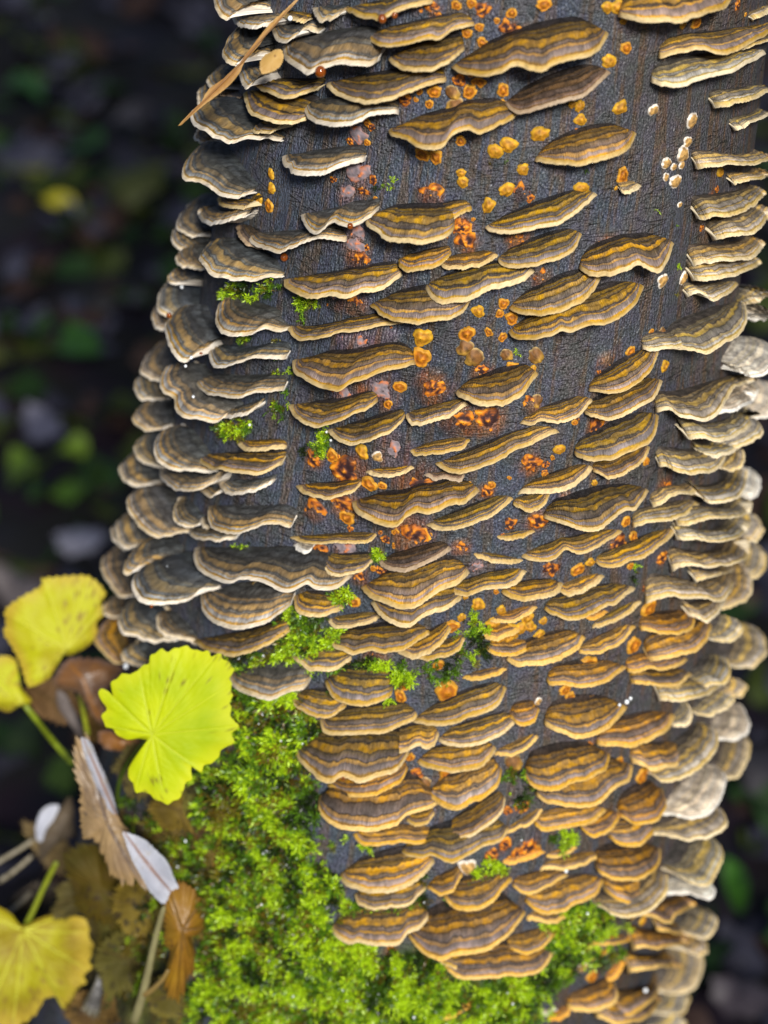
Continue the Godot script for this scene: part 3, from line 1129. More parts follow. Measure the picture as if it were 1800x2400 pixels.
	film(1259, 1224, 33, L(0.17, 0.062, 0.012), 0.6)
	film(1195, 1231, 22, L(0.17, 0.062, 0.012), 0.6)
	film(884, 1542, 30, L(0.17, 0.062, 0.012), 0.6)
	film(854, 1565, 22, L(0.17, 0.062, 0.012), 0.6)
	film(845, 1355, 22, L(0.17, 0.062, 0.012), 0.6)
	film(808, 1289, 39, L(0.14, 0.085, 0.075), 0.6)
	film(747, 1289, 34, L(0.17, 0.062, 0.012), 0.6)
	film(1138, 1152, 22, L(0.17, 0.062, 0.012), 0.6)
	film(1120, 1327, 22, L(0.14, 0.085, 0.075), 0.6)
	film(1290, 1333, 27, L(0.17, 0.062, 0.012), 0.6)
	film(1330, 1177, 35, L(0.17, 0.062, 0.012), 0.6)
	film(1359, 1170, 26, L(0.17, 0.062, 0.012), 0.6)
	film(1446, 1276, 34, L(0.17, 0.062, 0.012), 0.6)
	film(1556, 1145, 33, L(0.17, 0.062, 0.012), 0.6)
	film(1551, 1311, 25, L(0.17, 0.062, 0.012), 0.6)
	film(1507, 1203, 20, L(0.17, 0.062, 0.012), 0.6)
	film(838, 1750, 35, L(0.17, 0.062, 0.012), 0.6)
	film(975, 1818, 33, L(0.17, 0.062, 0.012), 0.6)
	film(1221, 1891, 26, L(0.17, 0.062, 0.012), 0.6)
	film(1182, 1981, 25, L(0.17, 0.062, 0.012), 0.6)
	film(1156, 2003, 25, L(0.17, 0.062, 0.012), 0.6)
	film(1381, 1750, 21, L(0.17, 0.062, 0.012), 0.6)
	film(1227, 1887, 26, L(0.17, 0.062, 0.012), 0.6)
	film(1236, 1986, 34, L(0.17, 0.062, 0.012), 0.6)
	film(880, 2154, 22, L(0.17, 0.062, 0.012), 0.6)
	film(915, 2227, 19, L(0.17, 0.062, 0.012), 0.6)
	film(1211, 2003, 28, L(0.17, 0.062, 0.012), 0.6)
	build_ground()
	build_trunk()
	bracket("l", "g", "pale-lipped grey bracket cut by the top of the trunk's left rim", [501,-14,503,22,523,38,548,34,566,22,624,18])
	bracket("c", "g", "pale bracket with an orange-stained top, below the topmost rim bracket", [534,36,559,58,588,68,624,63,653,43])
	bracket("c", "o", "orange-edged bracket carrying a white water drop", [650,36,682,46,707,54,721,47])
	bracket("c", "g", "small grey bracket with a curled left lobe, below the bracket with a white drop", [637,65,642,83,660,101,686,92,707,76,729,72,751,81])
	bracket("l", "g", "rounded grey bracket behind the dry grass blade, below the topmost rim bracket", [559,67,534,90,521,119,528,146,548,153,570,141,631,123])
	bracket("c", "g", "large grey bracket with a swirled left lobe and amber drop beneath", [662,108,669,137,689,157,720,173,738,168,765,154,820,149,870,154,892,139])
	bracket("c", "g", "crumpled bracket with a dry leaf scrap on it, above the big round rim cap", [559,156,561,184,574,206,588,201,603,181,635,170])
	bracket("c", "o", "flat ochre-topped bracket with a pale lower lip, below the swirled bracket", [583,197,603,207,631,219,664,227,700,222,747,212])
	bracket("c", "o", "deep cupped bracket with ochre bands, beside the big round rim cap", [570,221,574,242,588,266,624,282,660,288,700,284,733,278])
	bracket("c", "g", "broad grey-brown bracket with an upturned right tip", [707,246,718,268,747,289,791,297,834,289,877,273,935,269])
	bracket("c", "o", "wide tan bracket with dark and gold bands, above the broad upturned bracket", [763,197,773,213,801,224,834,237,870,239,921,230,979,210,1047,190])
	bracket("l", "g", "dark grey cap half hidden by the dry grass blade, above the big round rim cap", [541,150,508,163,483,188,490,203,512,206])
	bracket("l", "g", "small shadowed cap peeping out behind the grass blade, above the big round rim cap", [505,195,469,213,461,235,469,253,487,250])
	bracket("c", "d", "thin brown bracket crossed by the dry grass blade, above the big round rim cap", [512,221,545,229,572,230])
	bracket("l", "g", "big round grey cap with a gold front edge", [494,233,461,250,447,269,452,289,472,307,505,325,537,331,574,327,617,328,657,331])
	bracket("c", "o", "small ochre bracket tucked under a larger one, beside the big round rim cap", [579,286,588,307,606,313,635,309,668,289])
	bracket("l", "g", "sliver of a grey cap, beside the big round rim cap", [469,307,454,315,460,327,480,331,501,325])
	bracket("l", "g", "large pointed grey cap like a bird's beak", [483,333,440,369,424,409,433,421,465,427,494,445,537,461,566,461,590,452])
	bracket("c", "o", "small tan bracket with an orange lip, above the finger-shaped bracket", [508,467,516,481,545,490,570,490,586,470])
	bracket("c", "g", "pale finger-shaped bracket below the beak-shaped rim cap", [463,497,469,514,490,524,527,524,559,517,583,505])
	bracket("l", "g", "dark rounded rim cap with a white lip, beside the finger-shaped bracket", [476,459,433,485,414,514,413,532,429,546,454,557,469,546])
	bracket("l", "g", "small brown-lipped cap on the outer left rim, below the finger-shaped bracket", [425,532,402,553,405,575,433,587,458,579])
	bracket("c", "g", "pale three-lobed tongue with a ruffled left end", [659,369,666,391,678,394,686,410,715,409,762,405,798,392,856,378])
	bracket("c", "g", "slanting grey-gold bracket shaped like a boomerang, above the scooped bracket", [704,506,715,532,733,544,754,539,776,526,820,532,863,510,888,492])
	bracket("c", "g", "scooped grey bracket with a long pointed right arm", [579,551,590,571,626,587,651,595,684,585,720,569,756,561,814,567])
	bracket("c", "d", "dark brown lobe tucked behind a scooped bracket's left end, above the gold-ringed cap", [552,533,561,558,583,576,619,587])
	bracket("c", "g", "white-fronted bracket at the frame's upper edge, beside the bracket with a white drop", [731,22,736,36,753,49,783,43,809,27])
	bracket("c", "o", "ochre bracket at the top with droplets under its lip", [807,24,834,38,867,45,906,40,942,25,979,14,1015,7])
	bracket("c", "o", "long tan bracket with a thin pale right tip, below the top droplet bracket", [856,78,865,94,890,108,925,112,963,103,1003,89,1031,89,1060,72,1113,60])
	bracket("c", "o", "short tan bracket butting against a long wavy one, below the top droplet bracket", [910,139,919,152,945,166,974,167,1010,165,1046,152,1089,116])
	bracket("c", "o", "very long bracket with a wavy gold lip rising to its right end", [1057,159,1089,172,1147,177,1183,170,1209,156,1267,166,1295,152,1346,138,1379,136,1404,121,1427,80])
	bracket("c", "d", "plain dark brown bracket without clear bands", [1182,242,1198,257,1234,260,1281,253,1324,239,1379,217,1431,172])
	bracket("c", "o", "wide bracket with a dipping left half and straight right half", [910,307,916,318,945,327,981,342,1013,346,1039,338,1064,315,1100,306,1125,311,1176,293,1216,268])
	bracket("c", "o", "tiny ragged gold bracket, beside the swirled bracket", [818,98,833,119,861,118,887,108])
	bracket("c", "o", "lone leaf-shaped bracket with a fine white thread across it", [1252,378,1290,382,1327,387,1359,390,1395,380,1439,369,1475,347,1492,315])
	bracket("c", "o", "upswept lens-shaped bracket with gold rim", [1136,535,1154,546,1183,550,1220,542,1270,532,1314,521,1357,495,1400,458])
	bracket("c", "o", "hat-brim bracket with a small bracket sitting on its right side", [856,514,861,535,887,546,908,561,945,571,988,573,1024,566,1060,546,1066,517])
	bracket("c", "o", "small winged bracket perched on the right of a hat-brim bracket", [993,503,1013,521,1046,521,1071,510,1107,493])
	bracket("c", "o", "large ochre-banded bracket cut off by the frame's top edge", [1448,38,1475,47,1507,51,1562,52,1605,51,1652,36,1699,18,1721,-11])
	bracket("c", "o", "dark bracket with a gold rim and white left tip", [1542,137,1565,133,1591,125,1634,120,1681,125,1724,118,1764,101,1818,69])
	bracket("c", "p", "bracket showing its white pore surface along the front", [1524,192,1544,199,1598,203,1634,192,1681,174,1724,165,1761,145,1795,127])
	bracket("c", "p", "gold-edged bracket end leaving the frame, beside the white-tipped pair", [1735,119,1764,108,1822,90])
	bracket("c", "p", "tan spear-shaped bracket reaching the right frame edge", [1672,255,1699,250,1724,241,1761,235,1815,217])
	bracket("c", "p", "cream crusty bracket, below the tan spear bracket", [1721,309,1742,300,1764,286,1815,268])
	bracket("c", "p", "long grey bracket with white-speckled lip", [1630,398,1670,391,1706,387,1753,387,1815,374])
	bracket("c", "p", "cream-lipped bracket layered close beneath another, below the grey spear bracket", [1717,436,1750,427,1815,412])
	bracket("c", "p", "slate leaf-like bracket with ochre lip", [1632,512,1648,514,1685,505,1717,505,1761,485,1797,456])
	bracket("c", "p", "slate bracket with glistening gold drops on its lip, below the slate leaf bracket", [1670,564,1699,562,1735,553,1768,546,1793,521,1811,499])
	bracket("c", "p", "white-bottomed bracket corner, above the white-tipped pair", [1764,51,1786,40,1815,22])
	bracket("c", "p", "tiny white-skirted bracket under an orange button, below the leaf-shaped bracket", [1453,441,1464,454,1482,452,1504,436])
	bracket("l", "g", "small grey rim cap below a brown-lipped one, beside the gold-ringed cap", [431,580,411,601,420,619,449,630,481,627])
	bracket("l", "g", "wide pale grey lobe behind a gold-banded cap, above the gold-ringed cap", [496,522,456,558,445,592,460,612,481,619])
	bracket("l", "g", "thick grey cap with gold inner band and grooved rings", [510,571,481,578,466,605,480,632,510,648,557,657,604,654,659,649])
	bracket("l", "g", "dark slate rim cap with an amber drop on its lip", [438,643,384,674,368,703,371,730,395,738,424,731,453,717])
	bracket("l", "g", "half hidden grey cap above an amber-drop cap, above the amber-drop rim cap", [438,634,402,641,390,656,398,668,420,663])
	bracket("l", "g", "tan lobe hanging below an amber-drop cap, below the amber-drop rim cap", [373,713,358,735,362,766,378,778,406,771])
	bracket("l", "g", "smooth round cap with dark centre and pale even lip", [463,721,413,731,386,764,389,797,406,829,431,841,456,831,481,818,507,800])
	bracket("l", "g", "spoon-shaped cap with rippled bowl and a fused right arm", [557,693,518,710,505,746,518,778,547,791,575,788,612,773,648,775,680,777])
	bracket("c", "o", "ruffled grey bracket continuing a spoon-shaped cap to the right, below the evenly striped bracket", [671,768,684,786,706,797,756,791,789,780,829,778,887,766,946,758])
	bracket("c", "g", "knobbed bracket with an ochre shoulder at its left end, above the fine-lined scallop", [483,811,489,840,503,863,532,858,561,851,597,844,637,845,673,842])
	bracket("c", "g", "scallop-like bracket with many fine grey lines", [454,880,458,901,481,920,525,927,561,929,597,923,633,921,668,914])
	bracket("l", "g", "big two-lobed slate cap with water beads", [463,849,395,865,373,898,384,923,406,934,409,956,427,977,460,986,496,988,525,981,561,970])
	bracket("c", "g", "small plain pinkish-grey bracket overlapping a slate cap, below the fine-lined scallop", [503,967,514,977,539,981,568,974,613,950])
	bracket("l", "g", "dark domed rim cap, below the smooth round cap", [377,804,340,836,328,865,340,880,366,891,391,883])
	bracket("l", "g", "tan-ringed rim cap, beside the big two-lobed cap", [348,873,317,898,319,927,337,939,369,939,398,938])
	bracket("l", "g", "flat grey rim cap with soft white lip, below the big two-lobed cap", [344,939,311,970,322,995,344,1010,373,1006,395,995])
	bracket("l", "g", "tall narrow grey rim cap, beside the rust-spotted cap", [351,1006,315,1042,317,1071,340,1090,384,1099])
	bracket("l", "g", "large banded cap with rust spots and a tight swirl", [431,995,374,1014,359,1051,366,1080,395,1098,431,1105,468,1108,507,1108])
	bracket("c", "o", "small bracket with a bright white skirt and gold band", [554,1042,575,1057,597,1059,630,1053,670,1052])
	bracket("c", "o", "gold-lipped bracket with smooth dark top", [460,1074,471,1090,504,1103,540,1105,576,1108,616,1108,663,1089])
	bracket("c", "o", "thick rippled bracket with even ochre and grey stripes", [664,656,669,677,698,695,734,700,771,692,805,698,845,690,895,677,943,646])
	bracket("c", "o", "broad V-lipped bracket with strong stripes and pointed right tip", [684,847,689,873,714,892,751,905,794,916,819,901,856,891,903,869,975,854])
	bracket("c", "o", "ochre-striped bracket with an angular left shoulder", [675,952,696,985,733,998,772,994,816,977,852,963,886,941])
	bracket("c", "o", "smooth tan bracket fused to another at its right end, below the angular ochre bracket", [765,1010,780,1024,801,1035,830,1041,863,1035,903,1021,931,1001,950,979])
	bracket("c", "o", "narrow upper half of a fused stepped pair, beside the lavender-rimmed fan", [950,974,960,994,989,995,1025,986,1062,974,1098,950])
	bracket("c", "o", "fan-shaped bracket with a wide pale lavender rim", [1067,921,1083,938,1112,950,1152,952,1192,943,1228,920,1262,878])
	bracket("c", "o", "left link of a chain of three small brackets, below the hat-brim bracket", [933,612,939,630,964,636,1000,630,1031,623,1058,596])
	bracket("c", "o", "middle link of a chain of three small brackets", [1031,619,1044,630,1069,632,1105,627,1141,618,1168,601])
	bracket("c", "o", "right and longest link of a chain of three brackets, below the upswept lens bracket", [1165,610,1177,623,1217,625,1264,618,1308,608,1344,587,1364,551])
	bracket("c", "o", "dark-backed bracket with sharp gold stripes", [995,675,1007,699,1029,710,1062,710,1091,708,1127,690,1170,677,1217,663,1253,637])
	bracket("c", "o", "olive-gold bracket with a double left lip", [866,717,881,728,892,741,917,751,953,755,1000,755,1047,748,1083,731,1103,706])
	bracket("c", "o", "upper of two upswept brackets below the twisted fan bracket", [1193,724,1222,737,1261,741,1305,730,1345,717,1381,695,1410,652])
	bracket("c", "o", "lower and longer of two upswept brackets with a pale lip, below the upswept pair", [1191,780,1207,793,1240,798,1283,793,1316,778,1341,778,1374,766,1417,759,1460,741,1489,717,1509,672])
	bracket("c", "o", "twisted bracket flaring into a pale fan at its right", [1356,630,1381,641,1417,643,1439,646,1468,636,1497,619,1507,625,1533,635,1554,630,1580,572])
	bracket("c", "p", "slim striped bracket lying on a big pale one, beside the large pale bracket", [1504,818,1525,823,1562,820,1598,815,1634,804,1674,782])
	bracket("c", "p", "large pale brown bracket with white pores showing below", [1565,820,1620,823,1641,827,1667,825,1703,804,1735,778,1753,750,1748,713])
	bracket("c", "o", "notched fan with a torn upper edge", [1379,916,1403,920,1431,923,1468,912,1500,892,1525,869,1545,825])
	bracket("c", "o", "smooth crescent beneath a torn fan, below the torn fan", [1368,967,1388,979,1417,982,1453,976,1497,959,1533,934,1553,894])
	bracket("c", "o", "gold-spotted small bracket with beaded lip, above the swooping bracket", [1218,994,1247,997,1272,988,1308,993,1345,981,1370,963,1390,939])
	bracket("c", "o", "swooping grey bracket with wide rust and gold bands", [1345,1064,1359,1075,1395,1080,1431,1080,1468,1064,1511,1046,1536,1017,1544,977])
	bracket("c", "p", "S-curved bracket with a bright white left tip", [1536,967,1573,961,1598,976,1652,983,1685,970,1703,941,1724,909,1775,892])
	bracket("c", "w", "white pore side of a bracket turned to the light, beside the S-curved bracket", [1663,981,1706,967,1735,959,1764,941,1779,916])
	bracket("r", "w", "big blurred white cap jutting past the trunk's right edge", [1706,856,1742,876,1786,880,1829,854,1822,815,1779,793])
	bracket("r", "w", "blurred white cap under a bigger white one, below the big white rim cap", [1735,967,1764,981,1808,974,1833,945,1815,912])
	bracket("c", "p", "long slate bracket with a white knob at its left end, above the curled brown bracket", [1620,625,1645,620,1688,616,1732,608,1771,601,1795,569])
	bracket("c", "p", "rust-lipped bracket pressed between two others, above the curled brown bracket", [1621,659,1656,657,1699,652,1742,641,1786,618])
	bracket("c", "p", "small curled brown bracket with a white foot", [1609,699,1634,690,1656,692,1677,703,1706,692,1731,668])
	bracket("c", "p", "tan bracket fading out at the right frame edge, beside the curled brown bracket", [1739,717,1764,710,1815,690])
	bracket("c", "w", "cream bracket edge catching bright light, above the big white rim cap", [1753,750,1779,752,1815,739])
	bracket("c", "p", "bracket with a red spot at its left end", [1601,1019,1620,1032,1656,1030,1688,1035,1721,1021,1757,999,1782,970])
	bracket("r", "p", "pale lip curving round the right rim below a red-spotted bracket", [1670,1053,1735,1044,1768,1032,1788,1014,1782,992])
	bracket("c", "p", "grey bracket with square-cut right end", [1542,1095,1562,1093,1594,1103,1630,1112,1670,1107,1695,1087,1701,1061])
	bracket("r", "p", "small gold-lipped rim cap behind a square-cut bracket, below the red-spotted bracket", [1685,1098,1724,1101,1746,1085,1745,1063,1732,1051])
	bracket("c", "p", "flat brown bracket whose lip runs into the rim, below the red-spotted bracket", [1634,1069,1688,1071,1714,1065,1735,1051,1739,1034])
	bracket("l", "g", "grey rim cap with a bright white outer lip, above the black-centred cap", [327,1058,283,1087,279,1108,298,1134,319,1142,345,1137])
	bracket("c", "g", "plain wavy grey-brown bracket under a rust-spotted cap, below the rust-spotted cap", [374,1103,377,1123,403,1141,435,1149,468,1145,497,1134,520,1118])
	bracket("c", "g", "pale oval bracket like a flattened egg", [513,1132,518,1148,544,1161,576,1159,609,1148,642,1130])
	bracket("c", "g", "small tan stub half hidden behind an oval bracket, beside the pale oval bracket", [466,1148,489,1165,507,1159,516,1145])
	bracket("l", "g", "large black-centred cap with a bilobed pale lip", [388,1132,308,1156,296,1188,312,1213,323,1231,345,1250,370,1258,403,1255,439,1250])
	bracket("l", "g", "small round cap with a bulls-eye swirl", [460,1159,421,1170,404,1206,410,1224,428,1233,450,1236,471,1226])
	bracket("c", "g", "ochre sliver wedged between two caps, below the bulls-eye cap", [466,1215,475,1235,493,1246,507,1246])
	bracket("c", "g", "dark bracket with a looping lip and gold right tail", [489,1188,486,1210,497,1235,525,1248,558,1250,591,1241,620,1228,652,1230,677,1239,689,1224])
	bracket("c", "g", "brown ledge beneath a looping-lip bracket, below the bulls-eye cap", [442,1244,450,1260,489,1266,525,1268,556,1262])
	bracket("l", "g", "broad dark rim cap with a tan lip, below the black-centred cap", [305,1195,272,1224,274,1253,290,1278,323,1279,363,1269])
	bracket("l", "g", "edge of a shaded cap at the extreme left rim, below the black-centred cap", [276,1221,259,1242,267,1268,290,1286])
	bracket("l", "g", "ochre-lipped rim cap with a gold stain", [280,1278,240,1311,240,1347,258,1376,283,1401,305,1398])
	bracket("l", "g", "wide slate cap lying on a lower one, above the gold-stained rim cap", [330,1275,296,1307,289,1340,305,1344,323,1332,352,1327,424,1324])
	bracket("l", "g", "large smooth slate cap with an orange-brown lip and bright beads", [374,1322,316,1344,308,1383,327,1409,356,1416,388,1414,431,1409,468,1392,511,1383])
	bracket("c", "g", "bowl-shaped slate cap stepping down with a thick white lip", [469,1394,475,1430,497,1459,533,1470,576,1472,620,1461,652,1438,685,1416])
	bracket("c", "g", "very long undulating slate bracket with three-lobed orange lip", [455,1286,453,1304,464,1329,489,1347,511,1362,536,1369,562,1358,583,1356,612,1362,645,1380,674,1388,706,1376,721,1371,735,1383,764,1385,800,1373,826,1351])
	bracket("c", "o", "tiny plain tan bracket under a long lobed lip, beside the long three-lobed bracket", [538,1378,554,1391,580,1380,598,1363])
	bracket("l", "g", "shaded cap with a slumped orange lip, above the ochre rim cap", [308,1409,278,1448,287,1485,316,1492,345,1503,370,1505,410,1501])
	bracket("l", "g", "left half of a bottom ledge with bright orange inner band, below the beaded slate cap", [424,1412,372,1439,367,1470,384,1490,424,1501,460,1510])
	bracket("c", "o", "broad lowest ledge with four orange-brown stripes", [450,1503,475,1521,511,1535,554,1537,598,1524,645,1503,685,1476])
	bracket("l", "o", "ochre-brown rim cap beside the blurred yellow leaf", [265,1441,224,1488,233,1521,258,1546,283,1555,308,1539])
	bracket("l", "g", "dark low cap with a water drop, touching the big yellow leaf", [330,1499,290,1524,287,1546,308,1557,334,1566,363,1553])
	bracket("l", "g", "brown shadowed cap squeezed against the blurred leaf, below the gold-stained rim cap", [287,1383,247,1409,241,1434,261,1448,287,1445])
	bracket("c", "g", "plump bracket touching the yellow leaf's right side", [535,1583,542,1605,567,1623,603,1634,639,1638,675,1627,712,1616,730,1592])
	bracket("c", "o", "rust-orange bracket with a frilled pale lip, beside the neat shell bracket", [681,1636,697,1659,733,1677,770,1681,798,1670,813,1654])
	bracket("c", "o", "neat shell-shaped bracket with dark back", [760,1598,770,1623,791,1643,838,1655,885,1650,914,1634,921,1612])
	bracket("c", "o", "small bracket with a thick white skirt in the moss", [681,1534,697,1554,726,1571,784,1574,806,1561,825,1547])
	bracket("c", "o", "left half of a long joined pair above the moss", [749,1688,758,1713,784,1721,831,1722,881,1719,925,1706,968,1690,979,1677])
	bracket("c", "o", "right half of a long joined pair, cross-hatched with dark lines, beside the round medallion", [965,1692,994,1699,1041,1702,1084,1690,1135,1674,1167,1652,1188,1616])
	bracket("c", "o", "small bracket joined at a golden seam, left side, below the long joined pair", [862,1741,874,1757,903,1762,950,1761,979,1753,997,1759,1015,1750,1030,1721])
	bracket("c", "o", "dark glossy bracket joined at a golden seam, right side, beside the round medallion", [1026,1735,1044,1746,1084,1750,1131,1742,1178,1724,1213,1688])
	bracket("c", "a", "small round brown medallion bracket beside the wet-ended bracket", [1193,1681,1214,1699,1236,1704,1254,1693,1266,1666])
	bracket("c", "o", "grey bracket with a whitish left end, above the curved rust-backed bracket", [977,1788,994,1800,1033,1807,1077,1809,1117,1800,1149,1780,1164,1757])
	bracket("c", "a", "short upturned bracket with gold lip, below the round medallion", [1158,1771,1192,1773,1229,1760,1262,1728])
	bracket("c", "o", "wide wavy bracket with moss spilling onto its left end", [690,1760,704,1789,730,1811,751,1829,777,1833,798,1818,820,1825,845,1835,889,1825,928,1807,959,1766])
	bracket("c", "a", "yellow-brown crescent holding an amber drop, below the moss-topped bracket", [766,1842,787,1856,820,1867,856,1869,903,1856,939,1833,956,1804])
	bracket("c", "o", "thin cream crescent under a yellow-brown one, above the fawn-lobed bracket", [818,1871,853,1883,881,1883,918,1865,939,1840])
	bracket("c", "a", "thick rounded bracket with a broad fawn left lobe", [748,1865,746,1898,762,1923,795,1941,838,1948,881,1945,925,1934,954,1912,997,1900,1032,1883])
	bracket("c", "o", "little double-lipped ochre bracket, above the cream-blotched ledge", [952,1925,975,1936,997,1934,1019,1909])
	bracket("c", "a", "curved bracket with orange crust above it", [1004,1863,1023,1880,1044,1892,1077,1897,1106,1880,1135,1869,1164,1847,1177,1807])
	bracket("c", "o", "olive-streaked upswept bracket with fine white lip, below the curved rust-backed bracket", [1026,1958,1048,1965,1066,1968,1113,1956,1156,1927,1178,1901,1185,1873])
	bracket("c", "a", "straight flat bracket blotched cream at its left end", [827,1958,845,1979,885,1983,932,1977,975,1979,1019,1974,1037,1959])
	bracket("c", "o", "long bracket with a cream fuzzy cushion at its left end", [939,1994,957,2010,990,2010,1012,2006,1048,2021,1084,2015,1127,1992,1171,1970,1194,1945])
	bracket("c", "a", "narrow bracket running up to the right from a cushion-ended one", [1180,1959,1211,1945,1243,1934,1272,1901])
	bracket("c", "o", "kidney-shaped bracket standing out over the moss", [795,2052,809,2075,845,2088,885,2093,928,2086,968,2068,997,2050,1019,2021])
	bracket("c", "a", "ochre fan with a squarish right side, below the cushion-ended bracket", [1001,2082,1023,2097,1038,2100,1063,2089,1085,2050])
	bracket("c", "o", "long brown bracket tucked under a kidney-shaped one, below the kidney-shaped bracket", [830,2098,842,2118,875,2131,911,2127,947,2129,976,2107,1000,2082])
	bracket("c", "a", "scoop-shaped brown bracket beside bright moss, above the broad ochre apron", [1039,2102,1056,2122,1085,2133,1121,2131,1153,2115,1179,2086,1202,2064])
	bracket("c", "o", "wavy grey-lipped bracket reaching out over the moss", [772,2174,788,2198,817,2212,839,2207,875,2218,929,2218,954,2192,983,2180,1009,2147])
	bracket("c", "a", "largest low bracket, a broad ochre apron with grey lip", [953,2191,973,2216,1005,2241,1034,2254,1070,2243,1121,2234,1161,2216,1197,2191,1233,2140])
	bracket("c", "o", "second tier under a broad apron, below the broad ochre apron", [1016,2252,1056,2267,1106,2270,1142,2261,1159,2234])
	bracket("c", "a", "lowest tier of a stack with a long thin gold lip, below the broad ochre apron", [1038,2261,1056,2285,1085,2297,1124,2294,1179,2286,1226,2292,1269,2277,1302,2230])
	bracket("c", "a", "orange middle tier at the right of an apron stack, below the orange-brown slanting bracket", [1167,2225,1200,2230,1236,2236,1280,2216,1310,2183])
	bracket("c", "r", "small orange tongue growing in the moss, below the broad ochre apron", [1012,2379,1034,2390,1063,2383,1099,2364,1130,2346])
	bracket("c", "o", "short bracket with a cream lip and dark back, beside the long sweeping bracket", [959,1056,975,1069,1011,1067,1047,1063,1083,1054,1102,1033])
	bracket("c", "o", "long bracket sweeping up to a hooked right end", [1020,1087,1036,1099,1062,1108,1091,1108,1134,1096,1174,1076,1206,1056,1235,1047,1279,1022,1311,1014])
	bracket("c", "o", "thin wet bracket with orange lip, above the silver-lobed wave", [856,1108,877,1118,913,1119,942,1114,972,1098])
	bracket("c", "d", "thin pinkish bracket, above the silver-lobed wave", [991,1113,1015,1125,1044,1125,1080,1129,1089,1114])
	bracket("c", "o", "neat oval bracket with striped lavender rim, above the straight striped bracket", [693,1141,711,1156,740,1166,769,1169,801,1163,830,1152,848,1136])
	bracket("c", "o", "big wave-lipped bracket with a silver left lobe", [823,1179,837,1206,866,1221,903,1233,931,1231,953,1213,975,1204,1004,1210,1033,1199,1062,1184,1091,1179,1124,1152])
	bracket("c", "o", "speckled brown crescent below a silver-lobed wave, beside the silver-lobed wave", [997,1230,1025,1241,1062,1242,1098,1235,1134,1221,1167,1203,1203,1170])
	bracket("c", "o", "small golden half-moon above the double-arched bracket", [1201,1183,1221,1195,1253,1198,1279,1184,1289,1159])
	bracket("c", "o", "straight bracket with even orange and grey stripes", [679,1260,707,1273,747,1277,787,1273,827,1277,859,1275,883,1255])
	bracket("c", "w", "tiny white crescent under a striped bracket, beside the straight striped bracket", [686,1278,707,1295,725,1291,739,1277])
	bracket("c", "o", "ruffled bracket with a nibbled left edge, below the straight striped bracket", [742,1309,754,1329,772,1347,801,1351,827,1345,852,1336,876,1316])
	bracket("c", "d", "dusky bracket with a blue-grey back", [886,1316,903,1335,931,1341,968,1336,1004,1322,1033,1307,1059,1288])
	bracket("c", "o", "broad thick bracket with six fine stripes", [845,1378,863,1398,892,1414,931,1423,968,1421,1000,1405,1033,1383,1076,1369,1101,1344])
	bracket("c", "o", "grey bracket with a rounded orange-rimmed right end, above the button-cluster bracket", [1047,1382,1065,1394,1094,1400,1127,1387,1170,1383,1206,1373,1235,1340])
	bracket("c", "o", "dark crescent with small orange bud at its left, beside the cream-scarred bean", [1174,1389,1199,1403,1235,1409,1275,1405,1308,1391,1320,1369])
	bracket("c", "o", "lower wavy bracket stacked under a six-striped one, below the six-striped bracket", [868,1414,888,1441,917,1461,953,1469,982,1456,1004,1441,1044,1432,1084,1401])
	bracket("c", "o", "brown bracket half sunk in moss, above the mossy white-skirted bracket", [686,1401,696,1434,722,1448,751,1447,772,1439,807,1425])
	bracket("c", "o", "short orange-striped bracket above bright moss, above the thick smooth bracket", [767,1454,780,1470,816,1472,852,1468,890,1448])
	bracket("c", "o", "long smooth bracket with a thick rounded left end", [771,1495,787,1521,823,1532,866,1524,903,1530,946,1524,978,1503,1012,1486])
	bracket("c", "o", "mottled oval bracket under a thick smooth one, beside the thick smooth bracket", [928,1528,953,1542,975,1544,1011,1528,1040,1506,1059,1474])
	bracket("c", "o", "pinkish crescent at the foot of a three-bracket stack, beside the thick smooth bracket", [971,1541,1000,1549,1036,1542,1073,1528,1091,1499])
	bracket("c", "a", "slim bracket under a cluster of orange buttons", [1136,1519,1156,1535,1185,1541,1221,1532,1266,1515])
	bracket("c", "a", "longer wavy bracket below a button cluster, beside the button-cluster bracket", [1186,1547,1206,1561,1235,1562,1271,1560,1322,1542,1355,1524,1373,1495])
	bracket("c", "o", "flat brown bracket with a clean broken seam, below the golden half-moon", [1110,1301,1134,1315,1170,1320,1203,1324,1226,1315])
	bracket("c", "o", "double-arched bracket with bright rust stripe", [1222,1306,1254,1315,1283,1315,1308,1304,1327,1289,1345,1298,1363,1299,1395,1286,1431,1264,1460,1246])
	bracket("c", "o", "tiny ochre sliver, below the golden half-moon", [1165,1260,1185,1268,1217,1264,1254,1248])
	bracket("c", "o", "long arched bracket rising over a golden half-moon, above the golden half-moon", [1213,1159,1243,1156,1287,1159,1330,1152,1359,1130,1390,1099])
	bracket("c", "o", "short right arm of an arched bracket, below the swooping bracket", [1388,1105,1424,1120,1464,1110,1507,1080,1524,1051])
	bracket("c", "o", "bold bracket with a wide rust-orange wave", [1272,1213,1294,1222,1319,1230,1352,1241,1381,1244,1413,1239,1439,1217,1464,1197,1489,1192,1521,1152])
	bracket("c", "o", "curved bracket ending in a narrow raised neck", [1395,1318,1417,1329,1453,1327,1475,1318,1507,1311,1536,1289,1565,1268,1585,1242])
	bracket("c", "o", "small plain crescent with orange rim, above the cream-scarred bean", [1307,1385,1330,1396,1359,1391,1392,1376,1417,1353])
	bracket("c", "o", "bean-shaped bracket with a cream scar", [1274,1429,1298,1443,1337,1455,1374,1445,1410,1427,1453,1409,1490,1380])
	bracket("c", "o", "narrow white-footed bracket, above the cream-knot bracket", [1388,1474,1417,1467,1453,1452,1482,1434,1504,1412])
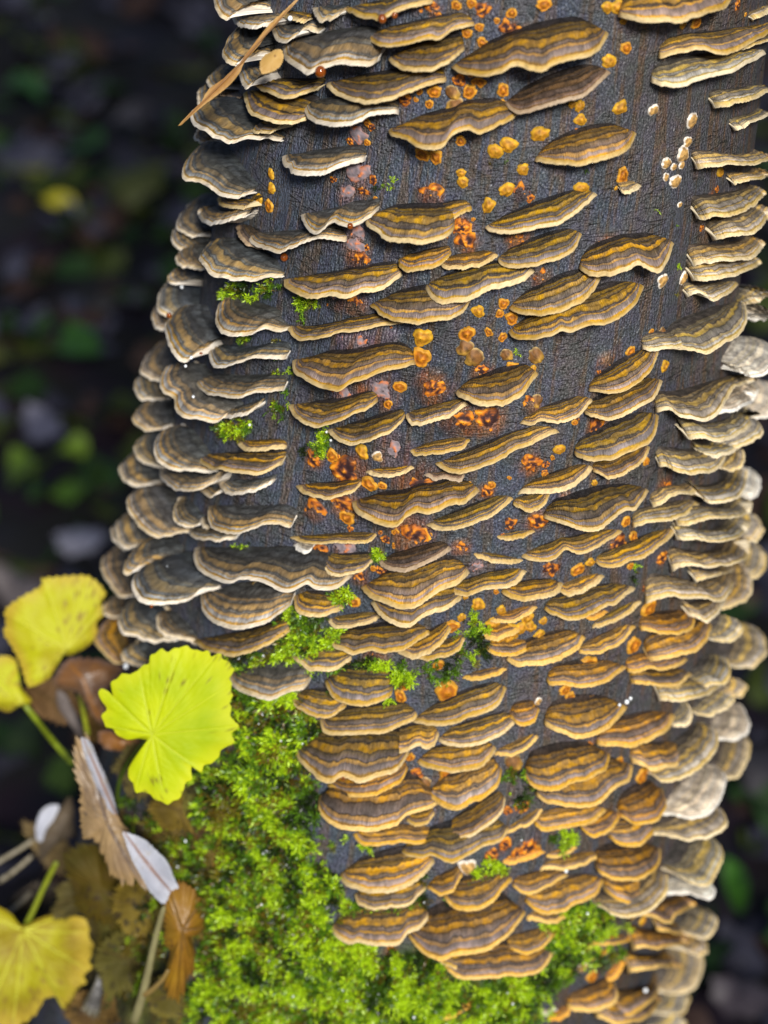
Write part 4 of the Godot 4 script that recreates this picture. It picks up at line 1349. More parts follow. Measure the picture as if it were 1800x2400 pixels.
	bracket("c", "r", "orange strip under a bean-shaped bracket, below the cream-scarred bean", [1366,1448,1395,1454,1426,1436])
	bracket("c", "a", "bracket merging into a cream knot at its right", [1356,1531,1388,1536,1424,1524,1460,1506,1491,1470])
	bracket("c", "a", "long shaded bracket with a low gold lip, below the cream-knot bracket", [1280,1595,1294,1607,1327,1608,1374,1616,1406,1608,1435,1590,1469,1565])
	bracket("c", "p", "thin striped bracket with a white crumbly foot, above the raised-neck bracket", [1482,1237,1507,1231,1540,1224,1576,1221,1609,1206,1641,1181])
	bracket("c", "p", "olive-striped bracket with a ragged left end, below the square-cut bracket", [1527,1188,1554,1181,1583,1163,1627,1158,1645,1143])
	bracket("c", "p", "stepped bracket with deep concentric arches and white crumbs", [1630,1152,1659,1174,1688,1178,1724,1170,1746,1145,1753,1105])
	bracket("r", "w", "blurred white rim cap, beside the arched step bracket", [1721,1174,1757,1172,1779,1152,1782,1127,1768,1105])
	bracket("c", "p", "pale lilac bracket with white beads along its lip", [1583,1234,1609,1231,1641,1221,1677,1217,1721,1210,1753,1206,1764,1181])
	bracket("c", "p", "lilac bracket pressed below a beaded one, below the lilac beaded bracket", [1583,1267,1627,1265,1667,1269,1706,1269,1742,1253,1761,1224])
	bracket("r", "p", "cream rim lobe, beside the lilac beaded bracket", [1742,1271,1779,1262,1790,1239,1775,1213])
	bracket("c", "p", "grey bracket with a rolled gold front edge", [1573,1345,1587,1335,1620,1328,1670,1329,1717,1322,1750,1307,1759,1264])
	bracket("c", "p", "ochre-lipped bracket stub, above the blunt-footed bracket", [1531,1370,1562,1370,1598,1371,1629,1373])
	bracket("c", "p", "white-edged bracket rising under a rolled edge, below the rolled-edge bracket", [1627,1372,1645,1359,1685,1348,1732,1338])
	bracket("c", "p", "long lilac-grey bracket with a blunt left foot", [1511,1416,1533,1408,1562,1399,1605,1402,1645,1400,1688,1409,1714,1387,1721,1358])
	bracket("r", "p", "tall gold-lipped rim cap below the rolled-edge bracket", [1685,1429,1735,1418,1761,1391,1761,1354,1746,1325])
	bracket("r", "p", "broad blurred fawn rim cap, above the tall gold rim cap", [1735,1362,1779,1353,1797,1322,1794,1297,1768,1271])
	bracket("c", "a", "crumpled orange-based bracket, above the large yellow-edged bracket", [1500,1479,1533,1482,1569,1485,1601,1485,1626,1467,1630,1441])
	bracket("c", "p", "brown bracket with a white lower corner, below the blunt-footed bracket", [1609,1445,1641,1452,1659,1461,1685,1434,1706,1401])
	bracket("c", "a", "large brown bracket with a yellow edge", [1515,1548,1547,1549,1583,1542,1627,1528,1656,1503,1670,1467])
	bracket("r", "p", "ring-marked rim cap with bluish centre", [1659,1494,1692,1507,1717,1503,1742,1481,1737,1459,1706,1445])
	bracket("r", "p", "large blurred outer rim cap below the bluish ringed cap", [1721,1564,1764,1565,1793,1539,1797,1506,1779,1477,1742,1465])
	bracket("c", "a", "gold ledge with a white drop at its end, below the large yellow-edged bracket", [1468,1574,1489,1578,1518,1569,1562,1569,1598,1561,1612,1547])
	bracket("c", "a", "fawn ledge with a thin orange line, above the gold-lipped rim bracket", [1478,1603,1515,1605,1547,1608,1591,1605,1623,1581])
	bracket("c", "p", "dark-topped bracket with a broad gold lip", [1542,1646,1562,1642,1605,1643,1634,1639,1670,1623,1699,1605])
	bracket("r", "p", "fawn rim cap framing a dark gap, above the gold-lipped rim bracket", [1616,1601,1663,1608,1703,1598,1715,1569,1706,1547])
	bracket("c", "a", "curved bracket with a wet gold left end", [1274,1697,1294,1713,1323,1722,1359,1728,1403,1717,1439,1695,1471,1659])
	bracket("c", "a", "grey bracket with sandy speckles and white left tip", [1397,1744,1417,1750,1453,1751,1489,1750,1533,1735,1565,1710,1583,1677])
	bracket("c", "p", "short white-lit bracket, below the gold-lipped rim bracket", [1576,1703,1609,1703,1624,1681,1612,1648])
	bracket("c", "a", "bracket with sparkling wet yellow edge beside the yellow-ringed cap", [1480,1788,1511,1797,1536,1806,1573,1800,1598,1786,1616,1757])
	bracket("r", "p", "wide dark cap ringed by a yellow edge", [1522,1813,1547,1829,1580,1833,1620,1815,1659,1786,1681,1753,1679,1717,1652,1695])
	bracket("c", "a", "banded bracket curving like a smile below the wet-ended bracket", [1227,1813,1243,1836,1272,1851,1308,1851,1345,1836,1381,1825,1417,1804,1431,1771])
	bracket("c", "a", "longer bracket echoing a smile-shaped one above it, below the smile-shaped bracket", [1254,1863,1280,1880,1316,1889,1363,1891,1403,1880,1439,1854,1475,1829,1484,1797])
	bracket("c", "a", "round orange-centred cap above the eye-spotted bracket", [1450,1914,1482,1929,1518,1932,1547,1914,1563,1883,1553,1851])
	bracket("c", "a", "brown bracket with crumbly bark on its back, below the smile-shaped bracket", [1251,1932,1272,1952,1308,1943,1352,1939,1392,1927,1422,1898])
	bracket("c", "a", "small deep gold-rimmed cup, beside the eye-spotted bracket", [1359,1939,1381,1959,1406,1961,1435,1945,1455,1912])
	bracket("c", "a", "knotted bracket with cream eye spots below the orange-centred cap", [1426,1965,1460,1981,1489,1985,1518,1970,1532,1952,1522,1930])
	bracket("r", "p", "pale rim fold, below the gold-lipped rim bracket", [1627,1674,1667,1678,1706,1659,1723,1641])
	bracket("r", "w", "white-lipped rim cap lit from the side, above the angular rim cap", [1670,1730,1717,1738,1750,1722,1761,1692,1742,1656])
	bracket("r", "p", "angular fawn rim cap beside the yellow-ringed cap", [1685,1818,1721,1826,1753,1786,1761,1750,1753,1731])
	bracket("r", "p", "small fawn rim lobe, below the large blurred rim cap", [1717,1636,1742,1627,1752,1612,1735,1599])
	bracket("r", "w", "huge glossy white-lipped rim cap below the yellow-ringed cap", [1556,1909,1591,1915,1634,1916,1674,1898,1699,1847,1700,1811,1667,1793])
	bracket("r", "p", "wide mauve rim cap below a glossy one, below the glossy white-lipped cap", [1533,1956,1598,1967,1656,1964,1692,1945,1707,1927,1688,1894])
	bracket("r", "p", "large fawn rim cap with orange stain", [1562,2035,1594,2059,1656,2076,1685,2039,1696,1999,1674,1967])
	bracket("c", "a", "brown bracket with knobby gold left end, above the orange-brown slanting bracket", [1265,2042,1294,2036,1327,2039,1370,2030,1412,2003])
	bracket("c", "a", "small oval cap sitting in a larger one, above the milky bowl cap", [1408,2030,1446,2039,1482,2037,1504,2017,1493,1995])
	bracket("c", "a", "deep bowl-like cap with milky water", [1395,2033,1417,2053,1446,2066,1489,2064,1518,2053,1547,2024,1549,1992])
	bracket("c", "a", "cream-rimmed cap filled with white glare, below the milky bowl cap", [1415,2088,1446,2107,1478,2118,1507,2113,1531,2086,1531,2060])
	bracket("r", "p", "broad yellow-rimmed cap under a milky bowl, above the snaking bracket", [1393,2116,1417,2136,1453,2149,1489,2147,1533,2125,1562,2097,1566,2053])
	bracket("c", "a", "dark bracket with wavy golden lip, above the orange-brown slanting bracket", [1200,2077,1222,2093,1258,2093,1294,2075,1332,2053])
	bracket("c", "a", "large orange-brown slanting bracket below the milky bowl cap", [1229,2113,1254,2133,1283,2142,1319,2136,1352,2118,1395,2100,1417,2064])
	bracket("c", "a", "thin mauve-brown ledge above bright moss, below the orange-brown slanting bracket", [1233,2156,1265,2162,1308,2162,1344,2140])
	bracket("c", "r", "orange-red bracket beside a moss tuft, above the orange-brown slanting bracket", [1178,2022,1200,2028,1236,2017,1278,1999])
	bracket("r", "w", "rim cap showing a strip of white pores, below the orange-stained rim cap", [1562,2097,1598,2096,1634,2101,1667,2107,1677,2089,1663,2073])
	bracket("c", "a", "snaking gold-lipped bracket above the white-knob ledge", [1475,2163,1500,2148,1533,2148,1569,2162,1587,2144,1632,2122])
	bracket("r", "p", "rounded bluish-brown rim cap, beside the snaking bracket", [1576,2176,1616,2191,1652,2202,1674,2183,1680,2154,1667,2135])
	bracket("c", "a", "twisted brown ledge, above the white-knob ledge", [1536,2182,1562,2184,1598,2191,1632,2200])
	bracket("c", "a", "cream-lipped ledge with a white knob", [1478,2232,1511,2220,1547,2224,1583,2216,1623,2209])
	bracket("r", "p", "small mauve rim lobe, above the low gold-rimmed cap", [1612,2230,1641,2242,1660,2230,1656,2209])
	bracket("c", "a", "grey bracket rising out of moss, beside the white-knob ledge", [1374,2230,1395,2218,1424,2216,1460,2212,1480,2198])
	bracket("c", "r", "orange comma-shaped bracket near the moss, above the moss-edge grey cap", [1381,2252,1403,2248,1428,2227])
	bracket("c", "a", "dark hollow bracket with gold rim, below the white-knob ledge", [1468,2286,1507,2275,1547,2267,1601,2268])
	bracket("r", "p", "big gold-rimmed cap low on the right rim", [1536,2317,1580,2329,1620,2321,1641,2292,1649,2256,1638,2230])
	bracket("c", "a", "rounded grey cap on the moss edge", [1327,2362,1366,2372,1410,2371,1439,2353,1449,2332,1441,2303])
	bracket("c", "a", "ringed brown cap beside a grey one, above the bottom edge bracket", [1424,2378,1468,2383,1507,2364,1536,2339,1545,2317])
	bracket("c", "w", "tiny white bud bracket in the moss, beside the moss-edge grey cap", [1269,2375,1283,2383,1307,2366])
	bracket("c", "r", "small orange-centred bracket with white edge, beside the moss-edge grey cap", [1283,2391,1308,2394,1334,2379,1336,2357])
	bracket("c", "a", "bracket at the frame's bottom edge with orange stain", [1392,2384,1424,2394,1475,2400,1515,2386,1549,2346])
	bracket("r", "p", "pale cap at the foot of the right rim, below the low gold-rimmed cap", [1547,2375,1591,2379,1612,2357,1618,2335,1598,2321])
	bracket("r", "p", "blurred cap cut by the bottom edge, below the low gold-rimmed cap", [1547,2415,1580,2418,1609,2404,1601,2384,1576,2379])
	bracket("c", "r", "curved orange sliver, above the moss-edge grey cap", [1421,2303,1446,2293,1468,2256])
	bracket("c", "a", "medium amber bracket wedged between larger ones, above the button-cluster bracket", [1128,1491,1146,1501,1165,1504,1184,1497,1203,1491,1222,1475])
	bracket("c", "a", "medium amber plain bracket between larger ones, above the button-cluster bracket", [1147,1457,1169,1462,1192,1461,1215,1455,1237,1443,1260,1425])
	bracket("c", "a", "lower short amber bracket wedged between larger ones, above the smile-shaped bracket", [1267,1801,1283,1809,1299,1812,1315,1810,1330,1803,1346,1794])
	bracket("c", "a", "short amber bracket wedged between larger ones, above the wet-ended bracket", [1328,1659,1345,1665,1362,1666,1378,1664,1395,1655,1412,1639])
	bracket("c", "a", "medium amber plain bracket between larger ones, below the button-cluster bracket", [1084,1591,1105,1594,1126,1594,1147,1589,1167,1583,1188,1570])
	bracket("c", "a", "short amber bracket wedged between larger ones, above the orange-brown slanting bracket", [1281,2009,1295,2012,1309,2011,1324,2008,1338,1999,1353,1988])
	bracket("c", "a", "upper short amber bracket wedged between larger ones, above the smile-shaped bracket", [1282,1766,1298,1770,1313,1772,1329,1770,1345,1765,1360,1756])
	bracket("c", "a", "short amber bracket wedged between larger ones, below the cream-knot bracket", [1314,1581,1330,1590,1347,1593,1363,1594,1379,1585,1396,1573])
	button("o", 1069, 13, 12.7, "lower orange button with a dimpled middle beside the top droplet bracket")
	button("o", 1104, 9, 11.6, "upper orange button with a dimpled middle beside the top droplet bracket")
	button("r", 1131, 20, 18.1, "upper dark red crust with orange edges above the long wavy bracket")
	button("o", 1198, 33, 12.7, "orange button with a dimpled middle above the long wavy bracket, second from the top")
	button("o", 1274, 13, 16.3, "topmost orange button with a dimpled middle above the long wavy bracket")
	button("r", 1191, 65, 16.3, "lower dark red crust with orange edges above the long wavy bracket")
	button("r", 1230, 85, 25.3, "large dark red crust with orange edges above the long wavy bracket")
	button("o", 1292, 80, 13.0, "orange button with a dimpled middle above the long wavy bracket, fourth from the top")
	button("r", 1310, 90, 8.7, "tiny dark red crust with orange edges above the long wavy bracket")
	button("o", 1131, 101, 14.5, "middle orange button with a dimpled middle beside the long wavy bracket")
	button("o", 1095, 78, 12.3, "topmost orange button with a dimpled middle beside the long wavy bracket")
	button("o", 1017, 217, 16.3, "middle orange button with a dimpled middle above the dipping wide bracket")
	button("o", 1006, 243, 10.8, "lowest orange button with a dimpled middle above the dipping wide bracket")
	button("o", 1100, 214, 16.3, "topmost orange button with a dimpled middle above the dipping wide bracket")
	button("o", 1125, 193, 12.3, "lowest orange button with a dimpled middle beside the long wavy bracket")
	button("o", 1180, 212, 14.5, "orange button with a dimpled middle below the long wavy bracket")
	button("r", 1075, 189, 15.2, "upper dark red crust with orange edges above the dipping wide bracket")
	button("b", 1060, 219, 18.1, "upper brown hooded button with a gold lip above the dipping wide bracket")
	button("b", 1068, 250, 19.9, "lower brown hooded button with a gold lip above the dipping wide bracket")
	button("r", 948, 235, 16.3, "lower dark red crust with orange edges above the dipping wide bracket")
	button("o", 1173, 248, 13.7, "orange button with a dimpled middle beside the plain dark bracket")
	button("o", 1078, 330, 12.3, "orange button with a dimpled middle beside the dipping wide bracket")
	button("o", 988, 362, 18.1, "upper orange button with a dimpled middle below the dipping wide bracket")
	button("o", 1021, 369, 16.3, "lower orange button with a dimpled middle below the dipping wide bracket")
	button("y", 1162, 355, 18.1, "golden yellow button beside the dipping wide bracket")
	button("y", 1192, 341, 18.1, "lower golden yellow button below the plain dark bracket")
	button("y", 1265, 315, 21.0, "large golden yellow button below the plain dark bracket")
	button("y", 1227, 399, 14.5, "upper golden yellow button above the upswept lens bracket")
	button("y", 1080, 407, 10.8, "upper golden yellow button below the dipping wide bracket")
	button("y", 1086, 429, 13.7, "lower golden yellow button below the dipping wide bracket")
	button("y", 1187, 447, 17.4, "lower golden yellow button above the upswept lens bracket")
	button("y", 1144, 483, 17.4, "golden yellow button beside the upswept lens bracket")
	button("r", 1223, 452, 18.8, "dark red crust with orange edges above the upswept lens bracket")
	button("y", 1364, 441, 18.1, "golden yellow button below the leaf-shaped bracket")
	button("y", 1361, 281, 13.0, "upper golden yellow button below the plain dark bracket")
	button("y", 1359, 249, 13.7, "golden yellow button beside the plain dark bracket")
	button("y", 1342, 246, 10.1, "tiny golden yellow button beside the plain dark bracket")
	button("r", 1362, 318, 19.9, "dark red crust with orange edges above the leaf-shaped bracket")
	button("o", 1362, 78, 12.3, "orange button with a dimpled middle above the long wavy bracket, third from the top")
	button("r", 1006, 456, 25.3, "large dark red crust with orange edges above the hat-brim bracket")
	button("r", 1082, 533, 18.8, "lower dark red crust with orange edges above the three-link chain")
	button("r", 1210, 557, 15.2, "upper dark red crust with orange edges below the upswept lens bracket")
	button("o", 1100, 172, 9.4, "tiny orange button with a dimpled middle above the dipping wide bracket")
	button("r", 977, 22, 12.7, "upper dark red crust with orange edges beside the top droplet bracket")
	button("r", 1017, 22, 18.1, "lower dark red crust with orange edges beside the top droplet bracket")
	button("y", 1422, 18, 14.5, "lower golden yellow button beside the top right bracket")
	button("y", 1450, 16, 16.3, "upper golden yellow button beside the top right bracket")
	button("o", 1469, 113, 13.7, "orange button with a dimpled middle below the top right bracket")
	button("y", 1426, 145, 15.9, "golden yellow button above the plain dark bracket")
	button("y", 1453, 253, 17.4, "golden yellow button above the leaf-shaped bracket")
	button("w", 1531, 258, 13.0, "upper tan button with a fuzzy white rim below the white-bellied bracket")
	button("w", 1621, 283, 18.1, "lower tan button with a fuzzy white rim below the white-bellied bracket")
	button("w", 1612, 333, 13.0, "tan button with a fuzzy white rim above the grey spear bracket")
	button("w", 1601, 363, 19.5, "topmost tan button with a fuzzy white rim beside the grey spear bracket")
	button("w", 1562, 384, 14.5, "middle tan button with a fuzzy white rim beside the grey spear bracket")
	button("w", 1580, 392, 8.7, "middle tiny tan button with a fuzzy white rim beside the grey spear bracket")
	button("w", 1598, 386, 10.1, "topmost tiny tan button with a fuzzy white rim beside the grey spear bracket")
	button("w", 1582, 427, 16.6, "lowest tan button with a fuzzy white rim beside the grey spear bracket")
	button("w", 1561, 416, 10.1, "lowest tiny tan button with a fuzzy white rim beside the grey spear bracket")
	button("o", 1460, 412, 18.1, "orange button with a dimpled middle below the leaf-shaped bracket")
	button("y", 1444, 441, 5.4, "tiny golden yellow button below the leaf-shaped bracket")
	button("r", 1663, 467, 11.6, "dark red crust with orange edges above the slate leaf bracket")
	button("r", 1681, 443, 7.2, "tiny dark red crust with orange edges above the slate leaf bracket")
	button("y", 1601, 61, 9.0, "tiny golden yellow button below the top right bracket")
	button("o", 1632, 51, 15.9, "orange button with a dimpled middle beside the top right bracket")
	button("w", 1594, 479, 7.2, "tiny tan button with a fuzzy white rim beside the slate leaf bracket")
	button("r", 1728, 16, 11.6, "dark red crust with orange edges above the white-tipped pair")
	button("y", 1461, 51, 8.0, "tiny golden yellow button beside the top right bracket")
	button("r", 1667, 524, 12.3, "dark red crust with orange edges below the slate leaf bracket")
	button("y", 1688, 405, 14.5, "golden yellow button below the grey spear bracket")
	button("y", 989, 791, 21.7, "large golden yellow button below the olive double-lipped bracket")
	button("o", 989, 838, 22.4, "large orange button with a dimpled middle below the olive double-lipped bracket")
	button("o", 1094, 784, 20.3, "large orange button with a dimpled middle below the dark-backed bracket")
	button("b", 1089, 815, 21.0, "large brown hooded button with a gold lip below the dark-backed bracket")
	button("b", 1110, 837, 23.9, "large brown hooded button with a gold lip above the lavender-rimmed fan")
	button("b", 1186, 833, 15.2, "brown hooded button with a gold lip above the lavender-rimmed fan")
	button("b", 1255, 833, 20.3, "large brown hooded button with a gold lip below the upswept pair")
	button("o", 1145, 779, 10.8, "middle orange button with a dimpled middle below the dark-backed bracket")
	button("o", 1177, 791, 10.8, "lowest orange button with a dimpled middle below the dark-backed bracket")
	button("y", 1121, 730, 14.5, "golden yellow button below the dark-backed bracket")
	button("o", 1181, 712, 12.3, "orange button with a dimpled middle beside the dark-backed bracket")
	button("o", 1199, 747, 17.4, "orange button with a dimpled middle beside the upswept pair")
	button("o", 1171, 735, 10.8, "topmost orange button with a dimpled middle below the dark-backed bracket")
	button("r", 1152, 631, 15.2, "dark red crust with orange edges beside the three-link chain")
	button("r", 1270, 649, 21.7, "large dark red crust with orange edges above the upswept pair")
	button("r", 1127, 866, 16.6, "dark red crust with orange edges above the lavender-rimmed fan")
	button("o", 1202, 862, 15.2, "orange button with a dimpled middle above the lavender-rimmed fan")
	button("y", 1250, 865, 9.0, "tiny golden yellow button above the lavender-rimmed fan")
	button("o", 937, 906, 16.6, "orange button with a dimpled middle beside the V-lipped bracket")
	button("r", 1015, 909, 23.9, "large dark red crust with orange edges beside the lavender-rimmed fan")
	button("o", 910, 948, 13.0, "orange button with a dimpled middle below the V-lipped bracket")
	button("m", 897, 916, 24.6, "large mauve-grey crust lobe beside the V-lipped bracket")
	button("r", 1083, 989, 26.8, "lower large dark red crust with orange edges below the lavender-rimmed fan")
	button("r", 1148, 988, 31.8, "upper large dark red crust with orange edges below the lavender-rimmed fan")
	button("r", 1246, 949, 19.9, "dark red crust with orange edges beside the lavender-rimmed fan")
	button("y", 848, 1061, 18.1, "golden yellow button below the angular ochre bracket")
	button("m", 926, 1057, 23.9, "large mauve-grey crust lobe above the silver-lobed wave")
	button("w", 886, 1071, 13.7, "tan button with a fuzzy white rim below the angular ochre bracket")
	button("o", 779, 1069, 15.9, "orange button with a dimpled middle below the angular ochre bracket")
	button("r", 736, 1076, 26.0, "upper large dark red crust with orange edges below the angular ochre bracket")
	button("r", 1082, 527, 19.9, "upper dark red crust with orange edges above the three-link chain")
	button("r", 1094, 569, 23.9, "large dark red crust with orange edges above the three-link chain")
	button("m", 903, 794, 18.8, "mauve-grey crust lobe below the olive double-lipped bracket")
	button("m", 845, 811, 28.2, "large mauve-grey crust lobe above the V-lipped bracket")
	button("m", 808, 797, 17.4, "mauve-grey crust lobe above the V-lipped bracket")
	button("m", 830, 547, 21.7, "large mauve-grey crust lobe beside the hat-brim bracket")
	button("m", 832, 581, 23.9, "large mauve-grey crust lobe above the evenly striped bracket")
	button("r", 1214, 558, 15.2, "lower dark red crust with orange edges below the upswept lens bracket")
	button("r", 845, 608, 25.3, "large dark red crust with orange edges above the evenly striped bracket")
	button("r", 837, 713, 21.7, "large dark red crust with orange edges below the evenly striped bracket")
	button("m", 790, 703, 18.1, "mauve-grey crust lobe below the evenly striped bracket")
	button("r", 848, 920, 14.5, "dark red crust with orange edges below the V-lipped bracket")
	button("m", 816, 934, 21.7, "large mauve-grey crust lobe below the V-lipped bracket")
	button("m", 839, 315, 23.9, "large mauve-grey crust lobe below the broad upturned bracket")
	button("m", 842, 409, 28.9, "large mauve-grey crust lobe beside the pale tongue bracket")
	button("m", 814, 459, 22.4, "large mauve-grey crust lobe below the pale tongue bracket")
	button("y", 635, 409, 12.7, "golden yellow button beside the pale tongue bracket")
	button("y", 635, 441, 15.2, "golden yellow button below the pale tongue bracket")
	button("y", 606, 467, 14.5, "golden yellow button above the finger-shaped bracket")
	button("o", 631, 485, 15.2, "orange button with a dimpled middle above the scooped bracket")
	button("r", 870, 300, 9.4, "tiny dark red crust with orange edges beside the broad upturned bracket")
	button("r", 821, 331, 9.4, "tiny dark red crust with orange edges below the broad upturned bracket")
	button("r", 852, 452, 14.5, "dark red crust with orange edges below the pale tongue bracket")
	button("r", 1426, 582, 26.0, "large dark red crust with orange edges above the twisted fan bracket")
	button("w", 1553, 658, 15.9, "tan button with a fuzzy white rim beside the twisted fan bracket")
	button("w", 1602, 652, 15.9, "tan button with a fuzzy white rim above the curled brown bracket")
	button("o", 1527, 778, 8.0, "tiny orange button with a dimpled middle above the torn fan")
	button("b", 1551, 779, 13.0, "brown hooded button with a gold lip beside the large pale bracket")
	button("o", 1478, 825, 12.3, "orange button with a dimpled middle above the torn fan")
	button("r", 1418, 842, 15.9, "dark red crust with orange edges above the torn fan")
	button("y", 1558, 859, 13.7, "golden yellow button beside the torn fan")
	button("r", 1397, 1003, 21.0, "large dark red crust with orange edges above the swooping bracket")
	button("y", 1312, 1053, 14.5, "golden yellow button beside the swooping bracket")
	button("b", 1256, 942, 15.9, "brown hooded button with a gold lip beside the lavender-rimmed fan")
	button("r", 1246, 1087, 21.0, "large dark red crust with orange edges beside the long sweeping bracket")
	button("r", 1280, 1090, 10.1, "tiny dark red crust with orange edges above the golden half-moon")
	button("o", 1547, 1064, 10.8, "orange button with a dimpled middle beside the square-cut bracket")
	button("o", 1514, 1083, 9.4, "lower tiny orange button with a dimpled middle below the swooping bracket")
	button("r", 816, 1105, 32.5, "lower large dark red crust with orange edges below the angular ochre bracket")
	button("o", 895, 1139, 10.1, "tiny orange button with a dimpled middle above the silver-lobed wave")
	button("r", 986, 1139, 34.4, "large dark red crust with orange edges above the silver-lobed wave")
	button("o", 865, 1136, 18.1, "orange button with a dimpled middle above the silver-lobed wave")
	button("r", 738, 1195, 28.9, "lower large dark red crust with orange edges above the straight striped bracket")
	button("r", 801, 1181, 28.9, "upper large dark red crust with orange edges above the straight striped bracket")
	button("o", 813, 1213, 19.9, "orange button with a dimpled middle above the straight striped bracket")
	button("r", 968, 1250, 31.8, "large dark red crust with orange edges below the silver-lobed wave")
	button("r", 1077, 1284, 15.2, "dark red crust with orange edges beside the dusky bracket")
	button("r", 906, 1266, 10.8, "dark red crust with orange edges above the dusky bracket")
	button("r", 1259, 1224, 21.0, "large dark red crust with orange edges below the golden half-moon")
	button("r", 1195, 1231, 14.5, "dark red crust with orange edges below the golden half-moon")
	button("o", 1194, 1120, 5.4, "tiny orange button with a dimpled middle below the long sweeping bracket")
	button("y", 1120, 1418, 14.5, "topmost golden yellow button above the button-cluster bracket")
	button("y", 1082, 1448, 10.8, "golden yellow button below the six-striped bracket")
	button("y", 1176, 1431, 12.3, "golden yellow button above the button-cluster bracket, second from the top")
	button("y", 1158, 1461, 16.6, "golden yellow button above the button-cluster bracket, fourth from the top")
	button("y", 1165, 1495, 20.3, "lower large golden yellow button above the button-cluster bracket")
	button("y", 1203, 1481, 20.3, "upper large golden yellow button above the button-cluster bracket")
	button("y", 1235, 1450, 15.9, "golden yellow button above the button-cluster bracket, third from the top")
	button("y", 1262, 1490, 14.5, "golden yellow button above the button-cluster bracket, seventh from the top")
	button("y", 1221, 1474, 15.9, "golden yellow button above the button-cluster bracket, sixth from the top")
	button("o", 1027, 1559, 14.5, "orange button with a dimpled middle beside the thick smooth bracket")
	button("r", 884, 1542, 19.5, "upper dark red crust with orange edges below the thick smooth bracket")
	button("r", 854, 1565, 14.5, "lower dark red crust with orange edges below the thick smooth bracket")
	button("o", 1060, 1470, 16.6, "orange button with a dimpled middle below the six-striped bracket")
	button("r", 845, 1355, 14.5, "dark red crust with orange edges below the straight striped bracket")
	button("o", 830, 1409, 16.6, "orange button with a dimpled middle above the thick smooth bracket")
	button("y", 1188, 1499, 15.9, "golden yellow button above the button-cluster bracket, eighth from the top")
	button("y", 1242, 1470, 14.5, "golden yellow button above the button-cluster bracket, fifth from the top")
	button("m", 808, 1289, 25.3, "large mauve-grey crust lobe below the straight striped bracket")
	button("r", 747, 1289, 21.7, "large dark red crust with orange edges below the straight striped bracket")
	button("y", 1091, 1400, 6.5, "tiny golden yellow button beside the six-striped bracket")
	button("o", 1163, 1387, 8.0, "tiny orange button with a dimpled middle above the button-cluster bracket")
	button("o", 1004, 1253, 10.8, "orange button with a dimpled middle below the silver-lobed wave")
	button("r", 1138, 1152, 14.5, "dark red crust with orange edges below the long sweeping bracket")
	button("m", 1120, 1327, 14.5, "mauve-grey crust lobe beside the dusky bracket")
	button("r", 886, 1336, 9.4, "tiny dark red crust with orange edges beside the dusky bracket")
	button("r", 1290, 1333, 17.4, "dark red crust with orange edges below the double-arched bracket")
	button("o", 1354, 1335, 15.9, "orange button with a dimpled middle below the double-arched bracket")
	button("y", 1384, 1318, 10.8, "golden yellow button below the double-arched bracket")
	button("o", 1478, 1328, 8.7, "tiny orange button with a dimpled middle below the raised-neck bracket")
	button("r", 1330, 1177, 22.4, "large dark red crust with orange edges above the rust-waved bracket")
	button("r", 1359, 1170, 16.6, "dark red crust with orange edges above the rust-waved bracket")
	button("o", 1515, 1081, 9.0, "upper tiny orange button with a dimpled middle below the swooping bracket")
	button("y", 1393, 1132, 7.6, "tiny golden yellow button above the rust-waved bracket")
	button("o", 1468, 1224, 12.3, "orange button with a dimpled middle beside the rust-waved bracket")
	button("r", 1446, 1276, 21.7, "large dark red crust with orange edges above the raised-neck bracket")
	button("o", 1484, 1260, 13.7, "orange button with a dimpled middle above the raised-neck bracket")
	button("r", 1556, 1145, 21.0, "large dark red crust with orange edges below the square-cut bracket")
	button("o", 1522, 1427, 21.0, "large orange button with a dimpled middle beside the blunt-footed bracket")
	button("y", 1274, 1455, 10.1, "tiny golden yellow button beside the cream-scarred bean")
	button("o", 1377, 1560, 23.9, "large orange button with a dimpled middle below the cream-knot bracket")
	button("o", 1486, 1514, 19.5, "orange button with a dimpled middle beside the cream-knot bracket")
	button("r", 1515, 1376, 10.8, "dark red crust with orange edges below the raised-neck bracket")
	button("r", 1551, 1311, 15.9, "dark red crust with orange edges beside the raised-neck bracket")
	button("r", 1507, 1203, 13.0, "dark red crust with orange edges above the raised-neck bracket")
	button("r", 838, 1750, 22.4, "large dark red crust with orange edges below the long joined pair")
	button("o", 1050, 1623, 28.2, "large orange button with a dimpled middle below the button-cluster bracket")
	button("b", 1203, 1788, 23.9, "large brown hooded button with a gold lip below the round medallion")
	button("o", 1051, 1822, 30.4, "large orange button with a dimpled middle above the curved rust-backed bracket")
	button("r", 975, 1818, 21.0, "large dark red crust with orange edges beside the curved rust-backed bracket")
	button("b", 992, 1836, 18.1, "brown hooded button with a gold lip beside the curved rust-backed bracket")
	button("o", 968, 1851, 16.6, "orange button with a dimpled middle above the fawn-lobed bracket")
	button("r", 1221, 1891, 16.6, "lower dark red crust with orange edges below the smile-shaped bracket")
	button("o", 1133, 1883, 13.0, "orange button with a dimpled middle beside the curved rust-backed bracket")
	button("o", 939, 1632, 15.9, "orange button with a dimpled middle beside the neat shell bracket")
	button("w", 1097, 2033, 20.3, "large tan button with a fuzzy white rim below the cushion-ended bracket")
	button("r", 1189, 1901, 10.8, "dark red crust with orange edges beside the curved rust-backed bracket")
	button("o", 961, 1775, 12.3, "orange button with a dimpled middle below the long joined pair")
	button("r", 1182, 1981, 15.9, "topmost dark red crust with orange edges beside the cushion-ended bracket")
	button("r", 1156, 2003, 15.9, "lowest dark red crust with orange edges beside the cushion-ended bracket")
	button("o", 947, 1605, 14.5, "orange button with a dimpled middle below the thick smooth bracket")
